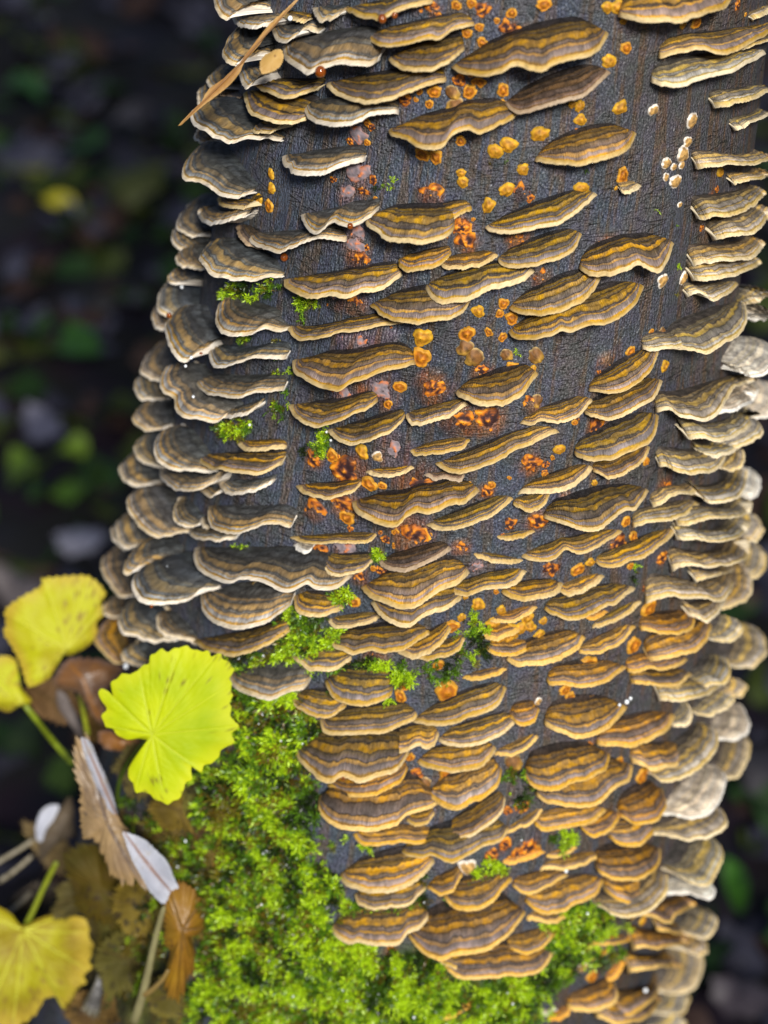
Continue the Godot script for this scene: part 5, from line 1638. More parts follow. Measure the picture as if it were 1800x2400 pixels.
	button("o", 1325, 1619, 13.7, "topmost orange button with a dimpled middle above the wet-ended bracket")
	button("o", 1334, 1642, 19.5, "orange button with a dimpled middle above the wet-ended bracket, second from the top")
	button("o", 1348, 1667, 19.5, "orange button with a dimpled middle above the wet-ended bracket, fourth from the top")
	button("o", 1386, 1661, 13.0, "orange button with a dimpled middle above the wet-ended bracket, third from the top")
	button("b", 1278, 1772, 18.8, "brown hooded button with a gold lip above the smile-shaped bracket")
	button("r", 1381, 1750, 13.7, "dark red crust with orange edges below the wet-ended bracket")
	button("o", 1450, 1786, 14.5, "orange button with a dimpled middle below the sandy bracket")
	button("o", 1504, 1818, 20.3, "large orange button with a dimpled middle below the sparkling bracket")
	button("r", 1227, 1887, 16.6, "upper dark red crust with orange edges below the smile-shaped bracket")
	button("r", 1236, 1986, 21.7, "large dark red crust with orange edges above the orange-brown slanting bracket")
	button("w", 1261, 1645, 9.4, "tiny tan button with a fuzzy white rim above the round medallion")
	button("o", 1308, 1789, 14.5, "orange button with a dimpled middle above the smile-shaped bracket")
	button("o", 1547, 1619, 10.8, "orange button with a dimpled middle beside the gold-lipped rim bracket")
	button("o", 862, 2142, 10.8, "orange button with a dimpled middle above the moss-edge bracket")
	button("y", 1083, 2151, 20.3, "large golden yellow button above the broad ochre apron")
	button("o", 1038, 2165, 13.7, "orange button with a dimpled middle above the broad ochre apron")
	button("r", 880, 2154, 14.5, "dark red crust with orange edges above the moss-edge bracket")
	button("y", 603, 1826, 8.0, "tiny golden yellow button beside the moss-topped bracket")
	button("r", 915, 2227, 12.3, "dark red crust with orange edges below the moss-edge bracket")
	button("w", 1363, 2267, 16.6, "tan button with a fuzzy white rim above the moss-edge grey cap")
	button("y", 1507, 2158, 12.3, "golden yellow button beside the snaking bracket")
	button("r", 1211, 2003, 18.1, "middle dark red crust with orange edges beside the cushion-ended bracket")
	button("o", 1388, 2288, 14.5, "orange button with a dimpled middle above the moss-edge grey cap")
	button("o", 927, 1247, 9.7, "orange crust speck below the silver-lobed wave")
	button("o", 1152, 1137, 9.8, "upper orange crust speck below the long sweeping bracket")
	button("r", 1163, 1968, 7.7, "rust-red crust speck beside the cushion-ended bracket")
	button("o", 941, 14, 8.8, "orange crust speck beside the top droplet bracket")
	button("r", 891, 1248, 5.9, "rust-red crust speck below the silver-lobed wave")
	button("r", 897, 1340, 10.3, "middle rust-red crust speck beside the dusky bracket")
	button("r", 1180, 1256, 6.2, "rust-red crust speck below the golden half-moon")
	button("o", 1151, 2018, 5.5, "orange crust speck beside the cushion-ended bracket")
	button("o", 1095, 1138, 10.0, "lower orange crust speck below the long sweeping bracket")
	button("r", 842, 272, 5.2, "rust-red crust speck beside the broad upturned bracket")
	button("r", 861, 1134, 5.4, "rust-red crust speck above the silver-lobed wave")
	button("o", 1240, 2003, 10.5, "lower orange crust speck above the orange-brown slanting bracket")
	button("r", 1439, 999, 5.4, "lower rust-red crust speck above the swooping bracket")
	button("o", 913, 2240, 7.0, "orange crust speck below the moss-edge bracket")
	button("o", 1748, 34, 5.1, "orange crust speck above the white-tipped pair")
	button("r", 859, 1379, 7.7, "rust-red crust speck beside the six-striped bracket")
	button("r", 1645, 534, 7.4, "rust-red crust speck below the slate leaf bracket")
	button("o", 1124, 65, 9.8, "middle orange crust speck above the long wavy bracket")
	button("r", 1243, 124, 10.1, "lower rust-red crust speck above the long wavy bracket")
	button("o", 975, 234, 6.5, "lowest orange crust speck above the dipping wide bracket")
	button("r", 772, 715, 6.3, "upper rust-red crust speck below the evenly striped bracket")
	button("o", 1165, 50, 7.7, "topmost orange crust speck above the long wavy bracket")
	button("o", 1529, 1389, 8.8, "orange crust speck beside the blunt-footed bracket")
	button("r", 916, 770, 6.1, "rust-red crust speck below the olive double-lipped bracket")
	button("o", 1262, 1989, 8.6, "upper orange crust speck above the orange-brown slanting bracket")
	button("r", 1242, 464, 10.8, "rust-red crust speck above the upswept lens bracket")
	button("o", 1278, 1113, 8.6, "lower orange crust speck above the golden half-moon")
	button("r", 1137, 1355, 5.4, "lowest rust-red crust speck beside the dusky bracket")
	button("o", 815, 1553, 8.7, "orange crust speck beside the mossy white-skirted bracket")
	button("o", 1109, 514, 5.1, "orange crust speck above the three-link chain")
	button("o", 943, 1151, 6.1, "upper orange crust speck above the silver-lobed wave")
	button("o", 874, 1332, 7.2, "orange crust speck beside the dusky bracket")
	button("r", 782, 421, 8.5, "rust-red crust speck below the pale tongue bracket")
	button("o", 1523, 1205, 10.5, "orange crust speck above the raised-neck bracket")
	button("o", 1112, 193, 7.9, "topmost orange crust speck above the dipping wide bracket")
	button("o", 860, 334, 7.7, "orange crust speck below the broad upturned bracket")
	button("o", 983, 215, 9.2, "middle orange crust speck above the dipping wide bracket")
	button("o", 879, 465, 5.5, "orange crust speck above the hat-brim bracket")
	button("o", 1323, 78, 8.7, "lowest orange crust speck above the long wavy bracket")
	button("r", 1353, 983, 5.5, "upper rust-red crust speck above the swooping bracket")
	button("o", 872, 515, 7.3, "orange crust speck beside the hat-brim bracket")
	button("r", 1043, 1290, 8.1, "topmost rust-red crust speck beside the dusky bracket")
	button("r", 778, 912, 6.4, "rust-red crust speck below the V-lipped bracket")
	button("r", 820, 1239, 7.9, "rust-red crust speck above the straight striped bracket")
	button("r", 1405, 873, 6.2, "rust-red crust speck beside the torn fan")
	button("o", 860, 287, 10.4, "orange crust speck beside the broad upturned bracket")
	button("r", 789, 1069, 7.6, "rust-red crust speck below the angular ochre bracket")
	button("r", 1046, 552, 6.9, "lower rust-red crust speck above the three-link chain")
	button("r", 1108, 632, 10.1, "rust-red crust speck below the three-link chain")
	button("r", 860, 582, 7.8, "rust-red crust speck beside the hat-brim bracket")
	button("o", 929, 1181, 9.0, "lower orange crust speck above the silver-lobed wave")
	button("r", 875, 422, 10.2, "rust-red crust speck above the hat-brim bracket")
	button("r", 907, 2205, 6.9, "rust-red crust speck below the moss-edge bracket")
	button("o", 1400, 1768, 5.1, "orange crust speck below the wet-ended bracket")
	button("r", 859, 749, 10.9, "lower rust-red crust speck below the evenly striped bracket")
	button("o", 925, 1278, 8.8, "orange crust speck above the dusky bracket")
	button("r", 1070, 511, 7.9, "upper rust-red crust speck above the three-link chain")
	button("r", 1192, 36, 5.2, "upper rust-red crust speck above the long wavy bracket")
	button("r", 1220, 531, 10.7, "rust-red crust speck beside the upswept lens bracket")
	button("o", 1295, 1073, 6.3, "upper orange crust speck above the golden half-moon")
	button("r", 1277, 1112, 8.8, "rust-red crust speck above the golden half-moon")
	button("o", 1347, 991, 8.0, "orange crust speck above the swooping bracket")
	make_shoots()
	moss_patch(400, 1960, 90, 70, 0.7, 0.3, 4.5)
	moss_patch(330, 2060, 100, 110, 0.5, 0.25, 4)
	moss_patch(380, 2230, 90, 120, 0.7, 0.3, 4.5)
	moss_patch(300, 2330, 80, 70, 0.5, 0.28, 4)
	moss_patch(450, 2080, 50, 90, 1, 0.4, 5)
	moss_patch(310, 1890, 25, 40, 1.6, 0.6, 5)
	moss_patch(480, 1800, 60, 40, 1, 0.3, 5)
	moss_patch(645, 1700, 110, 75, 1.6, 0.42, 7)
	moss_patch(720, 1745, 55, 28, 2.2, 0.62, 5)
	moss_patch(600, 1650, 70, 60, 1.2, 0.3, 7)
	moss_patch(680, 1760, 60, 40, 1.2, 0.5, 7)
	moss_patch(580, 1850, 110, 95, 1.2, 0.34, 7)
	moss_patch(530, 1880, 60, 50, 1.5, 0.6, 6)
	moss_patch(640, 1900, 110, 120, 1.4, 0.38, 6)
	moss_patch(610, 2000, 140, 110, 1.3, 0.36, 6)
	moss_patch(540, 2080, 100, 80, 1.3, 0.4, 6)
	moss_patch(680, 2080, 110, 90, 1.5, 0.4, 6)
	moss_patch(530, 2170, 80, 110, 1.3, 0.38, 6)
	moss_patch(640, 2180, 140, 100, 1.9, 0.52, 6)
	moss_patch(740, 2270, 150, 110, 2.2, 0.66, 6)
	moss_patch(570, 2310, 120, 100, 1.8, 0.5, 6)
	moss_patch(530, 2380, 90, 60, 1.6, 0.48, 6)
	moss_patch(700, 2370, 160, 70, 2.2, 0.64, 6)
	moss_patch(880, 2320, 170, 90, 2.2, 0.62, 6)
	moss_patch(1000, 2360, 150, 70, 2.2, 0.6, 6)
	moss_patch(1150, 2370, 110, 60, 2.2, 0.58, 6)
	moss_patch(1180, 2300, 70, 50, 1.8, 0.4, 6)
	moss_patch(1060, 2280, 90, 35, 1.5, 0.4, 6)
	moss_patch(950, 2260, 90, 35, 1.5, 0.45, 6)
	moss_patch(820, 2190, 70, 40, 1.5, 0.4, 5)
	moss_patch(1330, 2190, 60, 75, 2.4, 0.72, 5)
	moss_patch(1410, 2158, 75, 35, 2.4, 0.75, 5)
	moss_patch(1290, 2270, 55, 55, 1.8, 0.42, 5)
	moss_patch(1420, 2240, 40, 28, 1.8, 0.5, 5)
	moss_patch(1230, 2330, 60, 70, 2.2, 0.6, 5)
	moss_patch(740, 2110, 70, 35, 1.6, 0.5, 5)
	moss_patch(860, 2140, 70, 35, 1.6, 0.42, 5)
	moss_patch(925, 2128, 45, 24, 2.2, 0.7, 5)
	moss_patch(985, 2120, 40, 45, 1.6, 0.3, 4)
	moss_patch(1135, 2055, 40, 28, 2.6, 0.78, 4.5)
	moss_patch(1150, 2035, 25, 28, 2.4, 0.78, 4.5)
	moss_patch(1080, 2120, 40, 30, 1.4, 0.3, 4)
	moss_patch(557, 677, 50, 32, 2.4, 0.62, 4.5)
	moss_patch(642, 675, 22, 22, 2, 0.55, 4)
	moss_patch(712, 715, 9, 26, 2.4, 0.7, 3.5)
	moss_patch(735, 708, 10, 14, 2, 0.5, 3.5)
	moss_patch(593, 792, 32, 14, 2.2, 0.6, 4)
	moss_patch(655, 812, 9, 26, 2, 0.68, 3.5)
	moss_patch(668, 872, 26, 14, 2.2, 0.68, 3.5)
	moss_patch(668, 925, 8, 50, 1.8, 0.66, 3.5)
	moss_patch(645, 960, 12, 30, 1.6, 0.6, 3.5)
	moss_patch(555, 1002, 42, 30, 2.2, 0.55, 4)
	moss_patch(755, 1025, 20, 40, 1.8, 0.6, 3.5)
	moss_patch(735, 1055, 22, 16, 1.6, 0.6, 3.5)
	moss_patch(890, 1297, 24, 13, 2.4, 0.74, 3.5)
	moss_patch(860, 1345, 10, 12, 2.2, 0.7, 3.5)
	moss_patch(795, 1388, 34, 18, 2.4, 0.72, 4.5)
	moss_patch(470, 1358, 34, 10, 2.2, 0.7, 3.5)
	moss_patch(610, 1398, 62, 24, 2.2, 0.62, 4.5)
	moss_patch(565, 1280, 24, 12, 2.2, 0.7, 3.5)
	moss_patch(735, 1500, 60, 55, 2.6, 0.7, 5)
	moss_patch(690, 1520, 45, 40, 2.2, 0.55, 5)
	moss_patch(790, 1400, 20, 12, 2.2, 0.7, 4)
	moss_patch(765, 1545, 45, 20, 2.2, 0.66, 5)
	moss_patch(860, 1562, 55, 24, 2, 0.6, 5)
	moss_patch(925, 1575, 48, 28, 2.6, 0.74, 5)
	moss_patch(1035, 1555, 52, 45, 1.4, 0.32, 3.5)
	moss_patch(1110, 1500, 38, 55, 1.4, 0.34, 3.5)
	moss_patch(1130, 1460, 25, 28, 1.6, 0.45, 3.5)
	moss_patch(706, 1470, 55, 50, 2.4, 0.6, 5.5)
	moss_patch(580, 1560, 80, 22, 1.5, 0.4, 5.5)
	moss_patch(600, 1548, 52, 22, 2, 0.5, 5.5)
	moss_patch(920, 1640, 20, 14, 2.4, 0.75, 4)
	moss_patch(700, 1560, 60, 30, 1.8, 0.5, 5)
	moss_patch(1215, 1845, 45, 45, 1.3, 0.3, 3.5)
	moss_patch(1320, 1968, 28, 22, 2.8, 0.8, 4)
	moss_patch(1420, 1990, 14, 11, 2.6, 0.75, 3.5)
	moss_patch(1235, 1968, 12, 14, 2.4, 0.75, 3.5)
	moss_patch(1490, 1360, 18, 35, 0.6, 0.3, 3)
	moss_patch(900, 418, 24, 28, 0.8, 0.35, 2.5)
	moss_patch(1160, 380, 24, 8, 1, 0.35, 2.5)
	moss_patch(1380, 395, 14, 7, 1, 0.4, 2.5)
	moss_patch(1325, 290, 5, 14, 1, 0.6, 2.5)
	moss_patch(1535, 490, 4, 8, 2, 0.75, 2.5)
	moss_patch(1540, 223, 5, 10, 1.4, 0.6, 2.5)
	moss_patch(1580, 530, 10, 10, 0.8, 0.6, 2.5)
	moss_patch(1590, 620, 5, 14, 1.2, 0.65, 2.5)
	moss_patch(1585, 690, 4, 12, 1.2, 0.65, 2.5)
	moss_patch(1213, 822, 6, 5, 3, 0.8, 2.5)
	moss_patch(660, 1620, 45, 25, 1.5, 0.45, 5)
	moss_patch(790, 1620, 20, 14, 1.4, 0.4, 4)
	moss_patch(830, 1980, 60, 18, 1.2, 0.4, 4)
	moss_patch(1000, 2060, 30, 12, 1.2, 0.4, 4)
	plant_moss()
	var yellow_leaf = leaf("yellow_leaf", "bright yellow lobed leaf with scalloped edges lying against the trunk beside the moss", "leaf", [231,1618,250,1624,264,1635,258,1607,286,1584,311,1582,325,1569,345,1559,351,1541,373,1528,392,1531,416,1521,441,1524,456,1532,477,1530,488,1542,510,1537,521,1553,540,1568,534,1597,537,1625,533,1662,539,1691,554,1701,539,1721,540,1745,521,1752,507,1770,495,1788,475,1794,463,1811,444,1794,442,1828,427,1839,420,1864,391,1883,362,1873,336,1855,318,1859,307,1835,297,1814,308,1781,340,1743,325,1734,297,1736,275,1727,260,1710,246,1705,237,1680,248,1662,234,1644], Vector2(356,1721), on_trunk(452, 1698, 0.026), Vector3(-0.22, 0.45, 0.87), {"teeth": 0.07, "c0": L(0.42, 0.48, 0.003), "c1": L(0.28, 0.37, 0.003), "vein": L(0.46, 0.52, 0.02), "veining": 0.45, "spot": L(0.16, 0.13, 0.01), "spots": 0.42, "edge": L(0.60, 0.56, 0.01), "edging": 0.35, "curl": -0.05, "crumple": 0.0011, "pleat": 0.005, "pleats": 4.5, "rib": 0.8, "seed": 1.0, "veins": [Vector2(416,1531),Vector2(495,1550),Vector2(535,1607),Vector2(539,1705),Vector2(459,1799),Vector2(383,1871),Vector2(318,1842),Vector2(264,1705),Vector2(250,1625),Vector2(325,1575)]})
	stem("petiole", "", "", [356,1721,333,1745,300,1785,278,1835,275,1893], 0.03, 0.004, 0.0012, 0.0012, L(0.05, 0.085, 0.008), yellow_leaf)
	leaf("yellow_leaf", "blurred mottled yellow leaf standing behind the left rim of brackets", "leaf", [14,1434,47,1405,96,1378,98,1361,119,1357,159,1354,203,1354,231,1372,246,1396,235,1419,250,1437,226,1456,224,1492,203,1517,166,1537,145,1539,121,1564,119,1586,94,1602,69,1609,58,1586,47,1553,29,1517,11,1488,16,1463], Vector2(157,1521), on_trunk(157, 1521, 0.012), Vector3(0.15, 0.62, 0.75), {"teeth": 0.06, "c0": L(0.42, 0.46, 0.004), "c1": L(0.30, 0.24, 0.01), "vein": L(0.5, 0.5, 0.05), "spot": L(0.20, 0.13, 0.02), "spots": 0.5, "edge": L(0.40, 0.28, 0.03), "edging": 0.8, "curl": 0.12, "crumple": 0.0035, "pleat": 0.008, "pleats": 3.0, "seed": 2.0, "veins": [Vector2(36,1452),Vector2(108,1372),Vector2(203,1365),Vector2(231,1437),Vector2(98,1589)]})
	var edge_leaf = leaf("yellow_leaf", "yellow-green leaf cut off by the left frame edge, on a long green stalk", "leaf", [-58,1553,-22,1546,18,1542,41,1559,22,1589,16,1606,40,1607,54,1622,75,1647,54,1658,29,1662,22,1673,0,1665,-33,1658,-65,1644,-72,1597], Vector2(54,1647), on_trunk(54, 1647, 0.02), Vector3(0.1, 0.7, 0.7), {"teeth": 0.06, "c0": L(0.42, 0.46, 0.004), "c1": L(0.30, 0.24, 0.01), "vein": L(0.5, 0.5, 0.05), "spot": L(0.20, 0.13, 0.02), "spots": 0.5, "edge": L(0.40, 0.28, 0.03), "edging": 0.8, "curl": 0.12, "crumple": 0.0035, "pleat": 0.008, "pleats": 3.0, "seed": 2.0, "veins": [Vector2(-22,1560),Vector2(22,1589),Vector2(22,1662)]})
	stem("stalk", "", "", [54,1647,80,1680,119,1730,156,1774,177,1795], 0.02, 0.012, 0.0014, 0.0016, L(0.20, 0.26, 0.012), edge_leaf)
	var low_leaf = leaf("yellow_leaf", "large mottled yellow leaf with a dark brown patch, low at the left frame edge", "leaf", [-65,2118,-29,2118,0,2130,29,2147,54,2174,90,2158,119,2149,146,2142,159,2151,190,2154,214,2176,205,2194,218,2220,209,2252,213,2274,195,2285,200,2303,180,2321,189,2339,174,2365,145,2364,137,2342,108,2339,83,2379,36,2408,-36,2411,-80,2342,-87,2234], Vector2(54,2180), on_trunk(72, 2270, 0.03), Vector3(0.1, 0.75, 0.65), {"teeth": 0.06, "c0": L(0.32, 0.30, 0.006), "c1": L(0.20, 0.13, 0.01), "vein": L(0.5, 0.5, 0.05), "spot": L(0.20, 0.13, 0.02), "spots": 0.5, "edge": L(0.40, 0.28, 0.03), "edging": 0.8, "curl": 0.12, "crumple": 0.0035, "pleat": 0.008, "pleats": 3.0, "seed": 2.0, "veins": [Vector2(-36,2144),Vector2(145,2149),Vector2(203,2191),Vector2(203,2277),Vector2(145,2357),Vector2(-22,2364),Vector2(33,2397)]})
	stem("stalk", "", "", [54,2180,72,2147,98,2089,123,2039,137,2013], 0.03, 0.02, 0.0016, 0.0016, L(0.17, 0.20, 0.012), low_leaf)
	leaf("rotting_leaf", "rust-brown crumpled leaf under the blurred yellow leaf", "leaf", [119,1589,134,1560,156,1544,195,1541,246,1550,278,1569,253,1611,231,1636,241,1662,231,1698,203,1665,181,1629,152,1615,123,1606], Vector2(195,1589), on_trunk(195, 1597, 0.008), Vector3(-0.1, 0.6, 0.8), {"ragged": 0.16, "c0": L(0.24, 0.095, 0.012), "c1": L(0.12, 0.07, 0.045), "spot": L(0.03, 0.018, 0.012), "spots": 0.35, "edge": L(0.14, 0.10, 0.09), "edging": 0.6, "curl": -0.25, "crumple": 0.004, "mat": mats.wet, "seed": 3.0, "veins": [Vector2(156,1553),Vector2(224,1676)]})
	leaf("rotting_leaf", "wet orange-brown leaf piece peeping from under the bright yellow leaf", "leaf", [228,1716,253,1712,286,1730,322,1734,318,1767,289,1763,253,1758,231,1745], Vector2(275,1739), on_trunk(275, 1739, 0.012), Vector3(-0.1, 0.6, 0.8), {"ragged": 0.16, "c0": L(0.24, 0.095, 0.012), "c1": L(0.12, 0.07, 0.045), "spot": L(0.03, 0.018, 0.012), "spots": 0.35, "edge": L(0.14, 0.10, 0.09), "edging": 0.6, "curl": -0.25, "crumple": 0.004, "mat": mats.wet, "seed": 4.0, "veins": []})
	leaf("rotting_leaf", "grey-brown curved leaf hanging behind the rust-brown crumpled leaf", "leaf", [139,1618,156,1625,174,1654,192,1694,199,1734,170,1705,145,1662,137,1636], Vector2(163,1673), on_trunk(163, 1673, 0.006), Vector3(-0.2, 0.6, 0.8), {"ragged": 0.16, "c0": L(0.16, 0.135, 0.125), "c1": L(0.11, 0.09, 0.085), "spot": L(0.06, 0.05, 0.04), "spots": 0.2, "curl": 0.2, "crumple": 0.003, "seed": 5.0, "veins": []})
	leaf("withered_leaf", "long tan withered leaf hanging with water beads below the yellow leaf", "leaf", [172,1746,197,1729,208,1764,221,1818,239,1869,275,1934,293,1959,307,2010,333,2060,342,2095,318,2075,286,2081,268,2068,246,2050,237,2024,224,2006,213,1977,188,1970,178,1937,183,1890,174,1836,168,1786], Vector2(250,1930), on_trunk(250, 1930, 0.034), Vector3(-0.25, 0.35, 0.9), {"ragged": 0.16, "c0": L(0.30, 0.20, 0.095), "c1": L(0.17, 0.115, 0.075), "spot": L(0.12, 0.085, 0.06), "spots": 0.25, "edge": L(0.34, 0.22, 0.09), "edging": 0.6, "curl": -0.10, "crumple": 0.0035, "mat": mats.wet, "seed": 6.0, "vein": L(0.10, 0.07, 0.06), "veins": [Vector2(206,1778),Vector2(336,2089)]})
	leaf("willow_leaf", "narrow silvery leaf folded along the tan withered leaf", "leaf", [195,1735,217,1746,235,1789,250,1822,269,1872,277,1908,289,1945,268,1927,246,1890,231,1854,212,1807,199,1767], Vector2(242,1840), on_trunk(242, 1840, 0.036), Vector3(0.3, 0.35, 0.88), {"ragged": 0.05, "c0": L(0.24, 0.25, 0.30), "c1": L(0.37, 0.38, 0.44), "spot": L(0.3, 0.28, 0.27), "spots": 0.22, "edge": L(0.42, 0.43, 0.47), "edging": 0.5, "curl": -0.12, "crumple": 0.0028, "mat": mats.dry, "seed": 7.0, "vein": L(0.22, 0.12, 0.08), "veining": 0.9, "rib": 0.8, "veins": [Vector2(201,1742),Vector2(286,1939)]})
	leaf("willow_leaf", "pale silvery lance-shaped leaf with a brown midrib above the hanging ochre leaf", "leaf", [289,1951,325,1963,362,1992,391,2024,406,2060,417,2083,401,2092,384,2122,354,2097,333,2060,307,2010,294,1974], Vector2(349,2028), on_trunk(349, 2028, 0.034), Vector3(0.05, 0.45, 0.9), {"ragged": 0.05, "c0": L(0.24, 0.25, 0.30), "c1": L(0.37, 0.38, 0.44), "spot": L(0.3, 0.28, 0.27), "spots": 0.22, "edge": L(0.42, 0.43, 0.47), "edging": 0.5, "curl": -0.12, "crumple": 0.0028, "mat": mats.dry, "seed": 8.0, "vein": L(0.22, 0.12, 0.08), "veining": 0.9, "rib": 0.8, "veins": [Vector2(292,1953),Vector2(400,2092)]})
	leaf("hanging_leaf", "ochre-brown leaf hanging curled from the forked twig", "leaf", [388,2107,409,2086,438,2085,459,2107,477,2144,482,2176,470,2209,452,2216,460,2252,456,2299,442,2318,434,2350,416,2365,391,2344,389,2306,402,2252,390,2234,388,2191], Vector2(427,2180), on_trunk(427, 2198, 0.022), Vector3(0.15, 0.3, 0.94), {"ragged": 0.16, "c0": L(0.30, 0.17, 0.012), "c1": L(0.20, 0.095, 0.012), "spot": L(0.10, 0.05, 0.012), "spots": 0.2, "edge": L(0.17, 0.085, 0.02), "edging": 0.6, "curl": -0.22, "crumple": 0.0026, "mat": mats.wet, "seed": 9.0, "vein": L(0.12, 0.06, 0.01), "veins": [Vector2(401,2097),Vector2(467,2125),Vector2(477,2176),Vector2(445,2248),Vector2(416,2357)]})
	var twig = thing("forked_twig", on_trunk(362, 2227, 0.026))
	tag(twig, "thin grey-green forked twig hanging in front of the mossy wood", "twig")
	stem("twig_stem", "", "", [389,2111,376,2154,358,2227,340,2314,327,2357,311,2411], 0.026, 0.02, 0.0011, 0.0024, L(0.20, 0.18, 0.085), twig)
	stem("twig_branch", "", "", [335,2333,354,2321,380,2297,396,2270], 0.022, 0.024, 0.0016, 0.0009, L(0.24, 0.16, 0.05), twig)
	leaf("curled_leaf", "small white curled leaf beside the dry stalks", "leaf", [81,1945,94,1908,112,1889,136,1889,125,1919,105,1945,95,1970,84,1970], Vector2(105,1923), on_trunk(105, 1923, 0.015), Vector3(-0.3, 0.6, 0.75), {"ragged": 0.05, "c0": L(0.24, 0.25, 0.30), "c1": L(0.37, 0.38, 0.44), "spot": L(0.3, 0.28, 0.27), "spots": 0.22, "edge": L(0.42, 0.43, 0.47), "edging": 0.5, "curl": -0.12, "crumple": 0.0028, "mat": mats.dry, "seed": 11.0, "vein": L(0.22, 0.12, 0.08), "veining": 0.9, "rib": 0.8, "veins": []})
	leaf("rotting_leaf", "dull brown curled leaf behind the small white one", "leaf", [101,1974,119,1937,145,1898,174,1872,181,1937,184,1959,145,1974,119,2003,105,2017], Vector2(145,1945), on_trunk(145, 1945, 0.008), Vector3(-0.3, 0.6, 0.75), {"ragged": 0.16, "c0": L(0.10, 0.075, 0.05), "c1": L(0.06, 0.045, 0.03), "spot": L(0.06, 0.05, 0.04), "spots": 0.2, "curl": 0.2, "crumple": 0.003, "seed": 12.0, "veins": []})
	leaf("rotting_leaf", "wet whitish strip of rotten leaf leaning on the mossy wood at the lower frame edge", "leaf", [250,2227,264,2225,260,2263,253,2314,242,2364,231,2382,206,2368,203,2350,224,2306,239,2267], Vector2(237,2314), on_trunk(237, 2314, 0.014), Vector3(-0.2, 0.5, 0.8), {"ragged": 0.3, "c0": L(0.22, 0.22, 0.23), "c1": L(0.07, 0.065, 0.06), "spot": L(0.03, 0.03, 0.01), "spots": 0.6, "edge": L(0.10, 0.09, 0.05), "edging": 0.8, "curl": 0.1, "crumple": 0.006, "mat": mats.wet, "seed": 13.0, "veins": []})
	leaf("rotting_leaf", "dark olive sodden leaf plastered on the wood under the tan withered leaf", "leaf", [141,2010,181,1981,217,1995,246,2053,289,2086,336,2100,325,2169,275,2180,217,2169,174,2140,152,2089], Vector2(239,2089), on_trunk(239, 2089, 0.012), Vector3(-0.2, 0.5, 0.8), {"ragged": 0.16, "c0": L(0.075, 0.05, 0.008), "c1": L(0.045, 0.035, 0.006), "spot": L(0.03, 0.018, 0.012), "spots": 0.35, "edge": L(0.05, 0.04, 0.008), "edging": 0.6, "curl": -0.25, "crumple": 0.004, "mat": mats.litter, "seed": 14.0, "veins": []})
	stem("dry_stalk", "upper of two dry straw stalks at the left frame edge", "stalk", [-29,2037,0,2017,42,1993,83,1965], 0.01, 0.012, 0.0015, 0.0012, L(0.22, 0.19, 0.13))
	stem("dry_stalk", "lower of two dry straw stalks at the left frame edge", "stalk", [-7,2069,22,2050,50,2028,78,2003], 0.01, 0.012, 0.0015, 0.0012, L(0.22, 0.19, 0.13))
	stem("dry_stalk", "grey dead stalk beside the green leaf stalk", "stalk", [-14,2163,14,2144,45,2119,76,2089], 0.01, 0.012, 0.0015, 0.0012, L(0.22, 0.19, 0.13))
	stem("green_stalk", "short yellow-green stalk rising behind the bright yellow leaf", "stalk", [184,1625,192,1654,200,1691,207,1727], 0.022, 0.02, 0.0014, 0.0016, L(0.24, 0.26, 0.012))
	leaf("grass_blade", "dry tan grass blade slanting across the upper left brackets", "grass blade", [694,-4,697,-1,669,28,635,63,603,108,572,145,561,170,541,195,516,217,487,239,451,268,420,295,418,292,447,262,469,242,485,213,496,203,507,208,523,184,552,156,565,143,595,101,628,58,664,24], Vector2(545,170), on_trunk(545, 170, 0.035), Vector3(-0.1, 0.45, 0.9), {"ragged": 0.05, "c0": L(0.40, 0.22, 0.06), "c1": L(0.30, 0.15, 0.04), "edge": L(0.5, 0.32, 0.12), "edging": 0.5, "curl": -0.03, "crumple": 0.0012, "mat": mats.dry, "seed": 15.0, "rib": 1.0, "vein": L(0.24, 0.11, 0.03), "veins": [Vector2(697,-4),Vector2(422,292)]})
	leaf("leaf_scrap", "small dry ochre leaf scrap resting on a crumpled bracket near the grass blade", "leaf", [609,145,617,129,639,116,658,116,663,135,653,156,635,168,613,172], Vector2(635,143), on_trunk(635, 143, 0.03), Vector3(-0.1, 0.6, 0.8), {"ragged": 0.12, "c0": L(0.50, 0.32, 0.10), "c1": L(0.36, 0.20, 0.05), "spot": L(0.2, 0.1, 0.03), "spots": 0.15, "edge": L(0.5, 0.33, 0.13), "curl": -0.25, "crumple": 0.004, "mat": mats.dry, "seed": 16.0, "veins": []})
	leaf("dead_leaf", "dark brown dead leaf in the gap left of the rust-brown crumpled leaf", "leaf", [184,1675,165,1693,128,1693,86,1677,59,1646,44,1614,77,1605,95,1591,133,1591,166,1619,193,1650], Vector2(120,1640), on_trunk(120, 1640, -0.03), Vector3(-0.34, 0.59, 0.75), {"ragged": 0.25, "c0": L(0.108, 0.060, 0.024), "c1": L(0.054, 0.030, 0.012), "spot": L(0.02, 0.015, 0.008), "spots": 0.4, "edge": L(0.135, 0.075, 0.030), "edging": 0.5, "curl": -0.09, "crumple": 0.005, "mat": mats.litter, "seed": 32.0, "vein": L(0.06, 0.04, 0.015), "veining": 0.6, "ribs": false, "veins": [Vector2(178,1672),Vector2(62,1608),Vector2(134,1691),Vector2(171,1624)]})
